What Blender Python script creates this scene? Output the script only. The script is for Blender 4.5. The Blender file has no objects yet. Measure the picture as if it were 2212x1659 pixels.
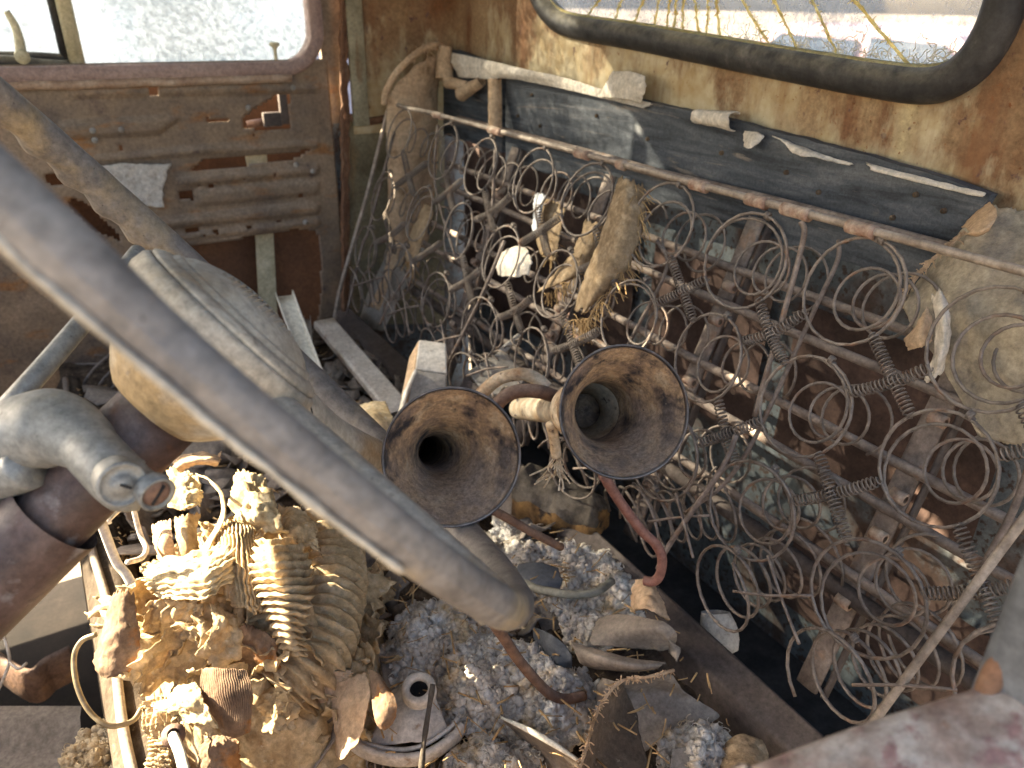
import bpy, bmesh, math, random
from mathutils import Vector as Vc, Matrix, noise as NZ
from mathutils.geometry import intersect_point_tri_2d
rnd = random.Random(11)
SC = bpy.context.scene
COL = SC.collection
# ------------------------------------------------------------------ camera
PITCH, YAW, ROLL = map(math.radians, (26.2, 31.5, 1.0))
F = Vc((math.sin(YAW)*math.cos(PITCH), math.cos(YAW)*math.cos(PITCH), -math.sin(PITCH)))
R0 = Vc((math.cos(YAW), -math.sin(YAW), 0)); U0 = R0.cross(F)
R = math.cos(ROLL)*R0 + math.sin(ROLL)*U0
U = -math.sin(ROLL)*R0 + math.cos(ROLL)*U0
W, H, FL = 2212., 1659., 1665.
cam = bpy.data.cameras.new('camera'); co = bpy.data.objects.new('camera', cam); COL.objects.link(co)
co.matrix_world = Matrix((( R.x, U.x, -F.x, 0), (R.y, U.y, -F.y, 0), (R.z, U.z, -F.z, 0), (0, 0, 0, 1)))
cam.sensor_fit = 'HORIZONTAL'; cam.sensor_width = 36; cam.lens = 36*FL/W
cam.clip_start = .02; cam.clip_end = 3000
cam.dof.use_dof = True; cam.dof.focus_distance = .60; cam.dof.aperture_fstop = 8.5
SC.camera = co
# ------------------------------------------------------------------ light
SUN_DIR = Vc((-.74, .76, .60)).normalized()      # towards the sun: low, ahead on the passenger side, through the front opening below the added pane
w = bpy.data.worlds.new('World'); SC.world = w; w.use_nodes = True
nt = w.node_tree; bg = nt.nodes['Background']
sky = nt.nodes.new('ShaderNodeTexSky'); sky.sky_type = 'NISHITA'; sky.sun_disc = False
sky.air_density = 1.0; sky.dust_density = 3.5; sky.ozone_density = .4
sky.sun_elevation = math.asin(SUN_DIR.z); sky.sun_rotation = math.atan2(SUN_DIR.x, SUN_DIR.y)
nt.links.new(sky.outputs[0], bg.inputs[0]); bg.inputs[1].default_value = .08
sl = bpy.data.lights.new('sun', 'SUN'); sl.energy = 4.8; sl.angle = math.radians(.5); sl.color = (1, .85, .60)
so = bpy.data.objects.new('sun', sl); COL.objects.link(so); so.rotation_euler = SUN_DIR.to_track_quat('Z', 'Y').to_euler()
SC.view_settings.view_transform = 'Standard'; SC.view_settings.look = 'None'
SC.view_settings.exposure = 3.3; SC.view_settings.gamma = 1
SC.cycles.max_bounces = 12; SC.cycles.diffuse_bounces = 6; SC.cycles.transparent_max_bounces = 12
SC.cycles.sample_clamp_indirect = 8

# ------------------------------------------------------------------ helpers
def ray(x, y): return F + R*((x-W/2)/FL) + U*((H/2-y)/FL)
def onY(x, y, v): d = ray(x, y); return d*(v/d.y)
def onX(x, y, v): d = ray(x, y); return d*(v/d.x)
def onZ(x, y, v): d = ray(x, y); return d*(v/d.z)
def onD(x, y, v): return ray(x, y)*v
SL = .41; SCL = math.hypot(1, SL); NB = Vc((1/SCL, 0, -SL/SCL))      # seat back plane: normal points to the rear
DN = Vc((-SL/SCL, 0, -1/SCL))                                        # down the seat back
def onB(x, y, L=0.): d = ray(x, y); return d*((.6356+L*SCL)/(d.x-SL*d.z))
def bpt(Y, d, L=0.): return Vc((.57, Y, -.16)) + DN*d + NB*L
def proj(p):
    d = p.dot(F); return (W/2+FL*p.dot(R)/d, H/2-FL*p.dot(U)/d, d)
def fbm(p, o=4):
    return NZ.fractal(p, 1., 2., o)
def inpoly(x, y, P):
    c = False; j = len(P)-1
    for i in range(len(P)):
        if (P[i][1] > y) != (P[j][1] > y) and x < (P[j][0]-P[i][0])*(y-P[i][1])/(P[j][1]-P[i][1])+P[i][0]: c = not c
        j = i
    return c
def smooth(a, b, x):
    t = max(0, min(1, (x-a)/(b-a))); return t*t*(3-2*t)
def crv(pts, n):
    """Catmull-Rom through pts, n samples per span"""
    pts = [Vc(p) for p in pts]; out = []
    if len(pts) < 3: 
        return [pts[0].lerp(pts[-1], i/n) for i in range(n+1)]
    for i in range(len(pts)-1):
        p0 = pts[i-1] if i else pts[0]*2-pts[1]; p1, p2 = pts[i], pts[i+1]
        p3 = pts[i+2] if i+2 < len(pts) else pts[-1]*2-pts[-2]
        for k in range(n):
            t = k/n
            out.append(.5*((2*p1)+(p2-p0)*t+(2*p0-5*p1+4*p2-p3)*t*t+(3*p1-p0-3*p2+p3)*t**3))
    out.append(pts[-1]); return out

class MB:
    def __init__(s): s.v = []; s.f = []
    def tube(s, pts, r, n=8, closed=False, cap=True, flat=None):
        pts = [Vc(p) for p in pts]; m = len(pts); b = len(s.v)
        rr = r if isinstance(r, (list, tuple)) else [r]*m
        up = None
        for i in range(m):
            t = (pts[(i+1) % m]-pts[i-1]) if closed else (pts[min(i+1, m-1)]-pts[max(i-1, 0)])
            if t.length < 1e-9: t = Vc((0, 0, 1))
            t.normalize()
            if up is None:
                up = Vc((0, 0, 1)) if abs(t.z) < .9 else Vc((1, 0, 0))
                if flat is not None: up = Vc(flat[2])
            up = (up-t*up.dot(t)).normalized(); sd = t.cross(up)
            for k in range(n):
                a = 2*math.pi*k/n
                if flat is None: s.v.append(pts[i]+(up*math.cos(a)+sd*math.sin(a))*rr[i])
                else:
                    ca, sa = math.cos(a), math.sin(a)
                    ca = math.copysign(abs(ca)**.5, ca); sa = math.copysign(abs(sa)**.5, sa)
                    s.v.append(pts[i]+up*ca*flat[0]+sd*sa*flat[1])
        for i in range(m if closed else m-1):
            j = (i+1) % m
            for k in range(n):
                l = (k+1) % n; s.f.append((b+i*n+k, b+i*n+l, b+j*n+l, b+j*n+k))
        if cap and not closed:
            s.f.append(tuple(b+k for k in range(n))[::-1]); s.f.append(tuple(b+(m-1)*n+k for k in range(n)))
        return s
    def grid(s, P, closed_u=False):
        b = len(s.v); m, n = len(P), len(P[0])
        for r in P: s.v += [Vc(p) for p in r]
        for i in range(m if closed_u else m-1):
            for j in range(n-1):
                a = (i+1) % m
                s.f.append((b+i*n+j, b+a*n+j, b+a*n+j+1, b+i*n+j+1))
        return s
    def box(s, c, sx, sy, sz, X=None, Y=None, bev=0.):
        """box about c with half sizes along axes X, Y, Z"""
        X = Vc(X or (1, 0, 0)).normalized(); Y = Vc(Y or (0, 1, 0)); Y = (Y-X*Y.dot(X)).normalized(); Z = X.cross(Y)
        bm = bmesh.new(); bmesh.ops.create_cube(bm, size=2)
        for v in bm.verts: v.co = Vc((v.co.x*sx, v.co.y*sy, v.co.z*sz))
        if bev: bmesh.ops.bevel(bm, geom=bm.edges[:], offset=bev, segments=2, affect='EDGES', profile=.5)
        b = len(s.v); bm.verts.ensure_lookup_table()
        for v in bm.verts: s.v.append(Vc(c)+X*v.co.x+Y*v.co.y+Z*v.co.z)
        for f in bm.faces: s.f.append(tuple(b+v.index for v in f.verts))
        bm.free(); return s
    def poly(s, P, thick, nrm):
        """prism from an outline of 3D points"""
        nrm = Vc(nrm).normalized(); b = len(s.v); n = len(P)
        s.v += [Vc(p) for p in P]+[Vc(p)+nrm*thick for p in P]
        s.f.append(tuple(b+i for i in range(n))); s.f.append(tuple(b+n+i for i in range(n))[::-1])
        for i in range(n): j = (i+1) % n; s.f.append((b+j, b+i, b+n+i, b+n+j))
        return s
    def lathe(s, prof, c, ax, n=48, closed=False):
        ax = Vc(ax).normalized(); u = ax.orthogonal().normalized(); v = ax.cross(u); c = Vc(c)
        P = [[c+ax*h+(u*math.cos(2*math.pi*k/n)+v*math.sin(2*math.pi*k/n))*r for h, r in prof] for k in range(n)]
        return s.grid(P, True)
    def build(s, name, mat, parent=None, smooth=True, loc=None, fix=True):
        me = bpy.data.meshes.new(name)
        root = parent
        while root is not None and root.parent is not None: root = root.parent
        if parent is not None: o0 = root.location.copy()
        elif loc is not None: o0 = Vc(loc)
        else:
            xs = [p.x for p in s.v]; ys = [p.y for p in s.v]; zs = [p.z for p in s.v]
            o0 = Vc(((min(xs)+max(xs))/2, (min(ys)+max(ys))/2, min(zs)))
        me.from_pydata([p-o0 for p in s.v], [], s.f)
        if fix:
            bm = bmesh.new(); bm.from_mesh(me); bmesh.ops.recalc_face_normals(bm, faces=bm.faces[:]); bm.to_mesh(me); bm.free()
        if smooth: me.shade_smooth()
        me.materials.append(mat)
        o = bpy.data.objects.new(name, me); COL.objects.link(o)
        if parent is None: o.location = o0
        else: o.parent = parent
        return o
def creased(o, ang=35):
    me = o.data
    bm = bmesh.new(); bm.from_mesh(me)
    for e in bm.edges:
        e.smooth = not (len(e.link_faces) == 2 and e.calc_face_angle(0) > math.radians(ang))
    bm.to_mesh(me); bm.free(); return o
def tag(o, label, cat, group=None, kind=None):
    o['label'] = label
    if cat: o['category'] = cat
    if group: o['group'] = group
    if kind: o['kind'] = kind
    return o
def thing(name, loc, label, cat, group=None):
    o = bpy.data.objects.new(name, None); COL.objects.link(o); o.location = loc; o.empty_display_size = .02
    return tag(o, label, cat, group)
def share(name, me, M, parent):
    o = bpy.data.objects.new(name, me); COL.objects.link(o); o.parent = parent
    root = parent
    while root.parent is not None: root = root.parent
    o.matrix_local = Matrix.Translation(-root.location) @ M; return o

def sheet(name, ctrl, mat, parent=None, nu=26, nv=26, nz=.0015, ns=70., rag=.05, rs=6., thick=.001, ribs=None, seed=None, big=0.):
    """torn, crumpled sheet through a grid of control points"""
    sd = rnd.uniform(0, 100) if seed is None else seed
    nr = len(ctrl)
    rows = [crv(r, 8) for r in ctrl]
    n1 = len(rows[0])
    def row_at(u):
        t = u*(nr-1); i = min(int(t), nr-2); t -= i
        out = []
        for k in range(n1):
            p1, p2 = rows[i][k], rows[i+1][k]
            if nr == 2: out.append(p1.lerp(p2, t)); continue
            p0 = rows[i-1][k] if i else p1*2-p2; p3 = rows[i+2][k] if i+2 < nr else p2*2-p1
            out.append(.5*((2*p1)+(p2-p0)*t+(2*p0-5*p1+4*p2-p3)*t*t+(3*p1-p0-3*p2+p3)*t**3))
        return out
    def at(u, v):
        r = row_at(max(0, min(1, u))); t = max(0, min(.99999, v))*(n1-1); i = int(t); return r[i].lerp(r[i+1], t-i)
    def jag(t, k):
        return rag*(.5+.5*NZ.noise(Vc((t*rs, sd, k*7.3))))*1.1+rag*.5*abs(NZ.noise(Vc((t*rs*4, sd, k*3.1))))
    P = []
    for i in range(nu+1):
        row = []
        for j in range(nv+1):
            a, b = i/nu, j/nv
            u = jag(b, 1)+(1-jag(b, 1)-jag(b, 2))*a
            v = jag(a, 3)+(1-jag(a, 3)-jag(a, 4))*b
            row.append(at(u, v))
        P.append(row)
    Q = []
    for i in range(nu+1):
        row = []
        for j in range(nv+1):
            p = P[i][j]
            du = P[min(i+1, nu)][j]-P[max(i-1, 0)][j]; dv = P[i][min(j+1, nv)]-P[i][max(j-1, 0)]
            n = du.cross(dv)
            n = n.normalized() if n.length > 1e-12 else Vc((0, 0, 1))
            h = nz*fbm(p*ns+Vc((sd, 0, 0)))+big*NZ.noise(p*ns*.3+Vc((0, sd, 0)))
            if ribs:
                ax, cnt, amp = ribs[:3]
                t = (i/nu if ax == 'u' else j/nv)*cnt
                h += amp*(2*abs((t % 1)-.5)*2-1)*(1+.3*NZ.noise(p*60))
            row.append(p+n*h)
        Q.append(row)
    mb = MB().grid(Q); o = mb.build(name, mat, parent)
    so_ = o.modifiers.new('thick', 'SOLIDIFY'); so_.thickness = thick; so_.offset = 0
    return o

# ------------------------------------------------------------------ materials
def mat(name, ramp, scale=20, detail=6, rough=.8, bump=.3, bscale=None, layers=(), stretch=(1, 1, 1), metal=0., dust=None, trans=0., dist=.0, spec=.3, grain=(170, .38), weave=0):
    """noise-ramp colour with spot layers (scale, lo, hi, colour[, stretch]), bump and settled dust"""
    m = bpy.data.materials.new(name); m.use_nodes = True; N = m.node_tree.nodes; L = m.node_tree.links
    bs = N['Principled BSDF']; out = N['Material Output']
    tc = N.new('ShaderNodeTexCoord')
    def nse(sc, det=detail, st=stretch, off=0., ro=.6):
        mp = N.new('ShaderNodeMapping'); L.new(tc.outputs['Object'], mp.inputs[0])
        mp.inputs['Scale'].default_value = st; mp.inputs['Location'].default_value = (off, off*.7, off*1.3)
        n = N.new('ShaderNodeTexNoise'); n.inputs['Scale'].default_value = sc; n.inputs['Detail'].default_value = det
        n.inputs['Roughness'].default_value = ro; n.inputs['Distortion'].default_value = dist
        L.new(mp.outputs[0], n.inputs[0]); return n.outputs[0]
    cr = N.new('ShaderNodeValToRGB'); L.new(nse(scale), cr.inputs[0])
    e = cr.color_ramp.elements
    while len(e) < len(ramp): e.new(.5)
    for k, (p, c) in enumerate(ramp): e[k].position = p; e[k].color = (*c, 1)
    col = cr.outputs[0]
    for k, ly in enumerate(layers):
        sc_, lo, hi, c = ly[:4]; st = ly[4] if len(ly) > 4 else stretch
        mr = N.new('ShaderNodeMapRange'); mr.inputs[1].default_value = lo; mr.inputs[2].default_value = hi
        L.new(nse(sc_, 5, st, 3.7*(k+1)), mr.inputs[0])
        mx = N.new('ShaderNodeMix'); mx.data_type = 'RGBA'; L.new(mr.outputs[0], mx.inputs[0])
        L.new(col, mx.inputs[6]); mx.inputs[7].default_value = (*c, 1); col = mx.outputs[2]
    if dust:
        c, amt = dust
        g = N.new('ShaderNodeNewGeometry'); sx = N.new('ShaderNodeSeparateXYZ'); L.new(g.outputs['Normal'], sx.inputs[0])
        mr = N.new('ShaderNodeMapRange'); mr.inputs[1].default_value = .0; mr.inputs[2].default_value = .9
        L.new(sx.outputs[2], mr.inputs[0])
        mr2 = N.new('ShaderNodeMapRange'); mr2.inputs[1].default_value = .3; mr2.inputs[2].default_value = .65
        L.new(nse(40, 5, (1, 1, 1), 9), mr2.inputs[0])
        mu = N.new('ShaderNodeMath'); mu.operation = 'MULTIPLY'; L.new(mr.outputs[0], mu.inputs[0]); L.new(mr2.outputs[0], mu.inputs[1])
        mu2 = N.new('ShaderNodeMath'); mu2.operation = 'MULTIPLY'; L.new(mu.outputs[0], mu2.inputs[0]); mu2.inputs[1].default_value = amt
        mx = N.new('ShaderNodeMix'); mx.data_type = 'RGBA'; L.new(mu2.outputs[0], mx.inputs[0])
        L.new(col, mx.inputs[6]); mx.inputs[7].default_value = (*c, 1); col = mx.outputs[2]
    if grain:
        gn = nse(grain[0], 6, (1, 1, 1), 5.1, .75); mr = N.new('ShaderNodeMapRange'); mr.inputs[1].default_value = .3; mr.inputs[2].default_value = .7; mr.inputs[3].default_value = 1-grain[1]; mr.inputs[4].default_value = 1+grain[1]
        L.new(gn, mr.inputs[0]); vm = N.new('ShaderNodeVectorMath'); vm.operation = 'SCALE'; L.new(col, vm.inputs[0]); L.new(mr.outputs[0], vm.inputs['Scale']); col = vm.outputs[0]
    L.new(col, bs.inputs['Base Color']); bs.inputs['Roughness'].default_value = rough; bs.inputs['Metallic'].default_value = metal
    bs.inputs['Specular IOR Level'].default_value = spec
    if bump:
        bp = N.new('ShaderNodeBump'); bp.inputs['Strength'].default_value = bump; bp.inputs['Distance'].default_value = .002
        L.new(nse(bscale or scale*4, 8, stretch, 1.), bp.inputs['Height']); L.new(bp.outputs[0], bs.inputs['Normal'])
    if weave:
        ws = []
        for ax in ('Y', 'Z'):
            wt = N.new('ShaderNodeTexWave'); wt.bands_direction = ax; wt.inputs['Scale'].default_value = weave; wt.inputs['Distortion'].default_value = 1.5; wt.inputs['Detail Scale'].default_value = 30
            L.new(tc.outputs['Object'], wt.inputs[0]); ws.append(wt.outputs['Fac'])
        mm = N.new('ShaderNodeMath'); mm.operation = 'MULTIPLY'; L.new(ws[0], mm.inputs[0]); L.new(ws[1], mm.inputs[1])
        b2 = N.new('ShaderNodeBump'); b2.inputs['Strength'].default_value = 1; b2.inputs['Distance'].default_value = .002; L.new(mm.outputs[0], b2.inputs['Height']); L.new(bp.outputs[0], b2.inputs['Normal']); L.new(b2.outputs[0], bs.inputs['Normal'])
    if trans:
        tr = N.new('ShaderNodeBsdfTranslucent'); L.new(col, tr.inputs[0])
        ms = N.new('ShaderNodeMixShader'); ms.inputs[0].default_value = trans
        L.new(bs.outputs[0], ms.inputs[1]); L.new(tr.outputs[0], ms.inputs[2]); L.new(ms.outputs[0], out.inputs[0])
    return m
def glass_mat(name, tint, lo, hi, scale, grad=None):
    """dirty pane: clear film with specks and patches of pale dust (the dust scatters the light behind it)"""
    m = bpy.data.materials.new(name); m.use_nodes = True; N = m.node_tree.nodes; L = m.node_tree.links
    N.remove(N['Principled BSDF']); out = N['Material Output']
    tc = N.new('ShaderNodeTexCoord')
    n1 = N.new('ShaderNodeTexNoise'); n1.inputs['Scale'].default_value = scale; n1.inputs['Detail'].default_value = 8; n1.inputs['Roughness'].default_value = .7
    L.new(tc.outputs['Object'], n1.inputs[0])
    n2 = N.new('ShaderNodeTexNoise'); n2.inputs['Scale'].default_value = 6; L.new(tc.outputs['Object'], n2.inputs[0])
    ad = N.new('ShaderNodeMath'); ad.operation = 'ADD'; L.new(n1.outputs[0], ad.inputs[0])
    m2 = N.new('ShaderNodeMath'); m2.operation = 'MULTIPLY_ADD'; m2.inputs[1].default_value = .5; m2.inputs[2].default_value = -.25; L.new(n2.outputs[0], m2.inputs[0])
    L.new(m2.outputs[0], ad.inputs[1]); v = ad.outputs[0]
    if grad:
        sx = N.new('ShaderNodeSeparateXYZ'); L.new(tc.outputs['Object'], sx.inputs[0])
        mr = N.new('ShaderNodeMapRange'); mr.inputs[1].default_value = grad[0]; mr.inputs[2].default_value = grad[1]; mr.inputs[3].default_value = grad[2]; mr.inputs[4].default_value = grad[3]
        L.new(sx.outputs[0], mr.inputs[0]); a2 = N.new('ShaderNodeMath'); a2.operation = 'ADD'; L.new(v, a2.inputs[0]); L.new(mr.outputs[0], a2.inputs[1]); v = a2.outputs[0]
    mr = N.new('ShaderNodeMapRange'); mr.inputs[1].default_value = .35; mr.inputs[2].default_value = .7; mr.inputs[3].default_value = lo; mr.inputs[4].default_value = hi
    L.new(v, mr.inputs[0])
    tp = N.new('ShaderNodeBsdfTransparent'); tp.inputs[0].default_value = (*tint, 1)
    tl = N.new('ShaderNodeBsdfTranslucent'); tl.inputs[0].default_value = (.27, .315, .37, 1)
    df = N.new('ShaderNodeBsdfDiffuse'); df.inputs[0].default_value = (.30, .31, .32, 1)
    m1 = N.new('ShaderNodeMixShader'); m1.inputs[0].default_value = .4; L.new(tl.outputs[0], m1.inputs[1]); L.new(df.outputs[0], m1.inputs[2])
    m3 = N.new('ShaderNodeMixShader'); L.new(mr.outputs[0], m3.inputs[0]); L.new(tp.outputs[0], m3.inputs[1]); L.new(m1.outputs[0], m3.inputs[2])
    gl = N.new('ShaderNodeBsdfGlossy'); gl.inputs['Roughness'].default_value = .05
    m4 = N.new('ShaderNodeMixShader'); m4.inputs[0].default_value = .04; L.new(m3.outputs[0], m4.inputs[1]); L.new(gl.outputs[0], m4.inputs[2])
    L.new(m4.outputs[0], out.inputs[0]); return m
DUST = (.34, .29, .23)
M = {}
M['wall'] = mat('rusted_ochre_paint', [(.30, (.13, .052, .018)), (.45, (.21, .125, .066)), (.58, (.295, .195, .105)), (.75, (.39, .295, .18))], 6, 8, .75, .25, 60,
    [(14, .60, .74, (.44, .35, .2), (1, 1, .25)), (22, .56, .66, (.17, .08, .038), (1, 1, .22)), (60, .64, .70, (.10, .05, .045)), (150, .66, .72, (.16, .06, .02))])
M['wall_cream'] = mat('cream_paint_rusting', [(.3, (.36, .17, .06)), (.42, (.58, .45, .24)), (.55, (.68, .60, .43)), (.8, (.72, .66, .52))], 9, 8, .7, .25, 80,
    [(26, .54, .66, (.30, .11, .035), (1, 1, .22)), (90, .62, .70, (.13, .055, .04)), (45, .63, .72, (.12, .08, .085), (.5, .5, 2))])
M['bluegrey'] = mat('blue_grey_primer', [(.3, (.10, .12, .14)), (.5, (.20, .23, .26)), (.7, (.28, .30, .31))], 8, 6, .7, .15, 90,
    [(110, .58, .66, (.07, .045, .035)), (14, .55, .68, (.13, .09, .07))])
M['lowpanel'] = mat('speckled_blue_grey_panel', [(.3, (.045, .052, .058)), (.5, (.095, .11, .12)), (.7, (.15, .165, .17))], 10, 7, .75, .25, 110,
    [(110, .54, .62, (.05, .032, .025)), (9, .52, .64, (.07, .045, .036))])
M['darkrust'] = mat('dark_maroon_rust', [(.3, (.035, .022, .018)), (.6, (.075, .046, .037)), (.8, (.12, .072, .055))], 25, 6, .85, .3, 200)
M['door'] = mat('brown_door_metal', [(.3, (.11, .085, .07)), (.5, (.20, .145, .10)), (.7, (.28, .20, .135))], 12, 8, .6, .35, 90,
    [(10, .57, .68, (.24, .115, .045), (1, 1, 3)), (16, .60, .70, (.10, .07, .06))], metal=.15, dust=((.38, .32, .25), .5))
M['doorskin'] = mat('door_skin_rust', [(.3, (.05, .025, .015)), (.6, (.10, .05, .028)), (.8, (.15, .08, .042))], 8, 5, .8, .2)
M['sill'] = mat('worn_sill_metal', [(.3, (.20, .12, .08)), (.5, (.34, .24, .17)), (.7, (.48, .40, .32))], 18, 7, .55, .4, 90)
M['pinkframe'] = mat('faded_pinkish_frame', [(.3, (.22, .15, .135)), (.6, (.31, .225, .20)), (.8, (.38, .29, .25))], 12, 5, .6, .15)
M['rubber'] = mat('weathered_black_rubber', [(.35, (.020, .020, .022)), (.6, (.045, .043, .042)), (.75, (.12, .11, .10))], 30, 7, .6, .2, 140, dust=((.45, .40, .28), .5))
M['post'] = mat('olive_cream_post', [(.3, (.16, .14, .09)), (.5, (.25, .225, .155)), (.7, (.33, .30, .21))], 20, 7, .7, .2, 120, [(24, .58, .7, (.16, .09, .045), (1, 1, .3))])
M['divider'] = mat('dull_cream_bar', [(.3, (.36, .32, .20)), (.6, (.50, .46, .32)), (.8, (.58, .54, .42))], 30, 5, .5, .1)
M['wood'] = mat('charred_black_board', [(.30, (.022, .025, .031)), (.5, (.068, .076, .088)), (.66, (.125, .13, .14)), (.8, (.26, .24, .22))], 44, 9, .75, .5, 130,
    [(60, .60, .70, (.20, .17, .145), (1, .10, 1)), (9, .6, .75, (.09, .088, .09))], stretch=(1, .12, 1), dist=1.5)
M['spring'] = mat('rusty_spring_wire', [(.3, (.095, .076, .065)), (.5, (.165, .135, .115)), (.7, (.25, .205, .175))], 60, 5, .62, .3, 300, [(30, .58, .68, (.20, .11, .07))], metal=.25, dust=((.36, .31, .26), .6))
M['rod'] = mat('rusty_rod', [(.3, (.10, .075, .063)), (.5, (.165, .128, .108)), (.7, (.24, .19, .16))], 50, 6, .75, .4, 260, [(40, .58, .68, (.20, .115, .07))], metal=.15, dust=((.42, .35, .29), .7))
M['clip'] = mat('pitted_clip', [(.3, (.18, .09, .06)), (.5, (.30, .20, .15)), (.7, (.45, .36, .28))], 90, 6, .8, .4, 260, dust=((.5, .42, .32), .7))
M['rail'] = mat('dusty_rail_wire', [(.3, (.15, .11, .09)), (.5, (.25, .20, .16)), (.7, (.36, .30, .25))], 40, 6, .6, .3, 220, metal=.2, dust=((.5, .43, .35), .7))
M['beam'] = mat('dusty_brown_channel', [(.3, (.055, .042, .038)), (.6, (.085, .068, .06)), (.8, (.13, .105, .09))], 30, 6, .8, .3, 200, dust=((.12, .10, .088), .5))
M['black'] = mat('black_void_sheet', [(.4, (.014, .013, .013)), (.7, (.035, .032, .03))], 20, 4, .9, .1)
M['floor'] = mat('dusty_dark_floor', [(.3, (.008, .006, .005)), (.6, (.018, .013, .010)), (.8, (.035, .026, .02))], 15, 6, .95, .4)
M['rim'] = mat('aged_steering_plastic', [(.30, (.10, .086, .078)), (.5, (.155, .136, .122)), (.7, (.22, .195, .172))], 34, 10, .6, .45, 160,
    [(13, .54, .66, (.25, .19, .115)), (9, .58, .7, (.085, .085, .095)), (220, .66, .72, (.04, .035, .03))], dust=((.22, .205, .185), .5))
M['edge'] = mat('brown_dirty_edge_vinyl', [(.3, (.045, .036, .028)), (.5, (.08, .064, .050)), (.7, (.13, .105, .08))], 22, 8, .95, .6, 220, [(16, .56, .66, (.05, .035, .024)), (150, .62, .7, (.2, .16, .11))], spec=.05)
M['hub'] = mat('cream_aged_plastic', [(.3, (.25, .22, .175)), (.5, (.35, .31, .25)), (.7, (.43, .39, .31))], 16, 8, .5, .2, 180,
    [(13, .54, .68, (.30, .21, .11)), (60, .62, .7, (.17, .14, .11))], dust=((.31, .285, .245), .5))
M['column'] = mat('maroon_column_paint', [(.3, (.040, .023, .019)), (.5, (.068, .039, .031)), (.7, (.11, .068, .055))], 35, 8, .5, .3, 200,
    [(40, .58, .70, (.19, .165, .155)), (12, .58, .66, (.17, .075, .03))], dust=((.20, .185, .18), .45))
M['alu'] = mat('dull_cast_aluminium', [(.3, (.15, .148, .135)), (.5, (.21, .207, .19)), (.7, (.27, .265, .245))], 30, 7, .5, .2, 260, [(14, .56, .7, (.25, .20, .115)), (120, .64, .7, (.10, .095, .085))], metal=.2, dust=((.26, .255, .24), .5))
M['horn_in'] = mat('rusted_horn_inside', [(.28, (.085, .06, .046)), (.42, (.20, .13, .085)), (.55, (.33, .21, .115)), (.72, (.42, .31, .20))], 55, 9, .85, .7, 300,
    [(30, .52, .62, (.022, .019, .021)), (12, .52, .66, (.24, .17, .13)), (330, .64, .7, (.02, .018, .02)), (240, .70, .76, (.6, .5, .36))], dust=((.30, .23, .18), .7), grain=(260, .5))
M['horn_rim'] = mat('horn_rim_black', [(.3, (.025, .024, .027)), (.55, (.06, .05, .048)), (.7, (.18, .11, .07))], 60, 7, .55, .35, 300, metal=.3, dust=((.4, .36, .33), .7))
M['horn_out'] = mat('horn_tube_cream_rust', [(.3, (.32, .17, .08)), (.45, (.50, .38, .25)), (.6, (.60, .52, .40)), (.8, (.66, .60, .5))], 30, 7, .65, .3, 200, [(80, .6, .68, (.10, .06, .045))])
M['redrod'] = mat('red_oxide_rod', [(.3, (.14, .06, .045)), (.55, (.22, .10, .078)), (.75, (.27, .15, .12))], 60, 6, .6, .2, 240, dust=((.34, .24, .2), .5))
M['brownrod'] = mat('brown_rust_rod', [(.3, (.09, .05, .035)), (.55, (.17, .10, .07)), (.75, (.24, .13, .06))], 60, 6, .75, .4, 240, dust=((.3, .24, .2), .5))
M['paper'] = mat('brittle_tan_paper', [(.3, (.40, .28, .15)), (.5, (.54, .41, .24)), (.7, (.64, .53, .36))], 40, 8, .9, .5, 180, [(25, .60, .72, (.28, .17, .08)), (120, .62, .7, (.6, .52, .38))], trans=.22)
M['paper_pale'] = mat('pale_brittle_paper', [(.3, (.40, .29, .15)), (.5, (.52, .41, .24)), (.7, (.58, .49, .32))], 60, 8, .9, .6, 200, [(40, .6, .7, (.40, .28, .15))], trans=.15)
M['paper_dark'] = mat('dark_brown_shaded_paper', [(.3, (.14, .09, .06)), (.5, (.24, .16, .105)), (.7, (.38, .27, .17))], 40, 8, .9, .5, 180, [(30, .58, .66, (.36, .16, .05))], trans=.2)  # brown paper; on shadowed scraps its darkness is shade put into the colour
M['fabric'] = mat('tan_trim_cloth', [(.3, (.42, .28, .17)), (.5, (.55, .39, .25)), (.7, (.64, .49, .34))], 18, 7, .92, .3, 260, [(22, .58, .7, (.28, .18, .10))], trans=.1)
M['board_pale'] = mat('pale_cardboard_lining', [(.3, (.48, .42, .34)), (.55, (.60, .54, .46)), (.8, (.68, .63, .56))], 30, 6, .95, .4, 260)
M['vinyl'] = mat('dusty_grey_brown_vinyl', [(.3, (.155, .125, .10)), (.5, (.215, .178, .145)), (.7, (.28, .235, .19))], 18, 7, .8, .25, 320, dust=((.33, .28, .23), .6))
M['vinyl_back'] = mat('brown_vinyl_backing', [(.3, (.08, .055, .038)), (.5, (.125, .088, .06)), (.7, (.18, .13, .09))], 22, 7, .95, .4, 300, [(180, .66, .72, (.35, .28, .2))])
M['seatcloth'] = mat('grey_tan_seat_vinyl', [(.3, (.22, .19, .155)), (.5, (.39, .325, .23)), (.7, (.48, .40, .29))], 14, 7, .75, .5, 330, [(11, .56, .68, (.14, .13, .125))])
M['burlap'] = mat('brown_burlap', [(.3, (.17, .115, .065)), (.5, (.28, .20, .12)), (.7, (.38, .29, .19))], 90, 8, .98, .6, 400)
M['straw'] = mat('straw_fibre', [(.3, (.30, .18, .08)), (.6, (.46, .31, .15))], 40, 4, .9, 0)
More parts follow.
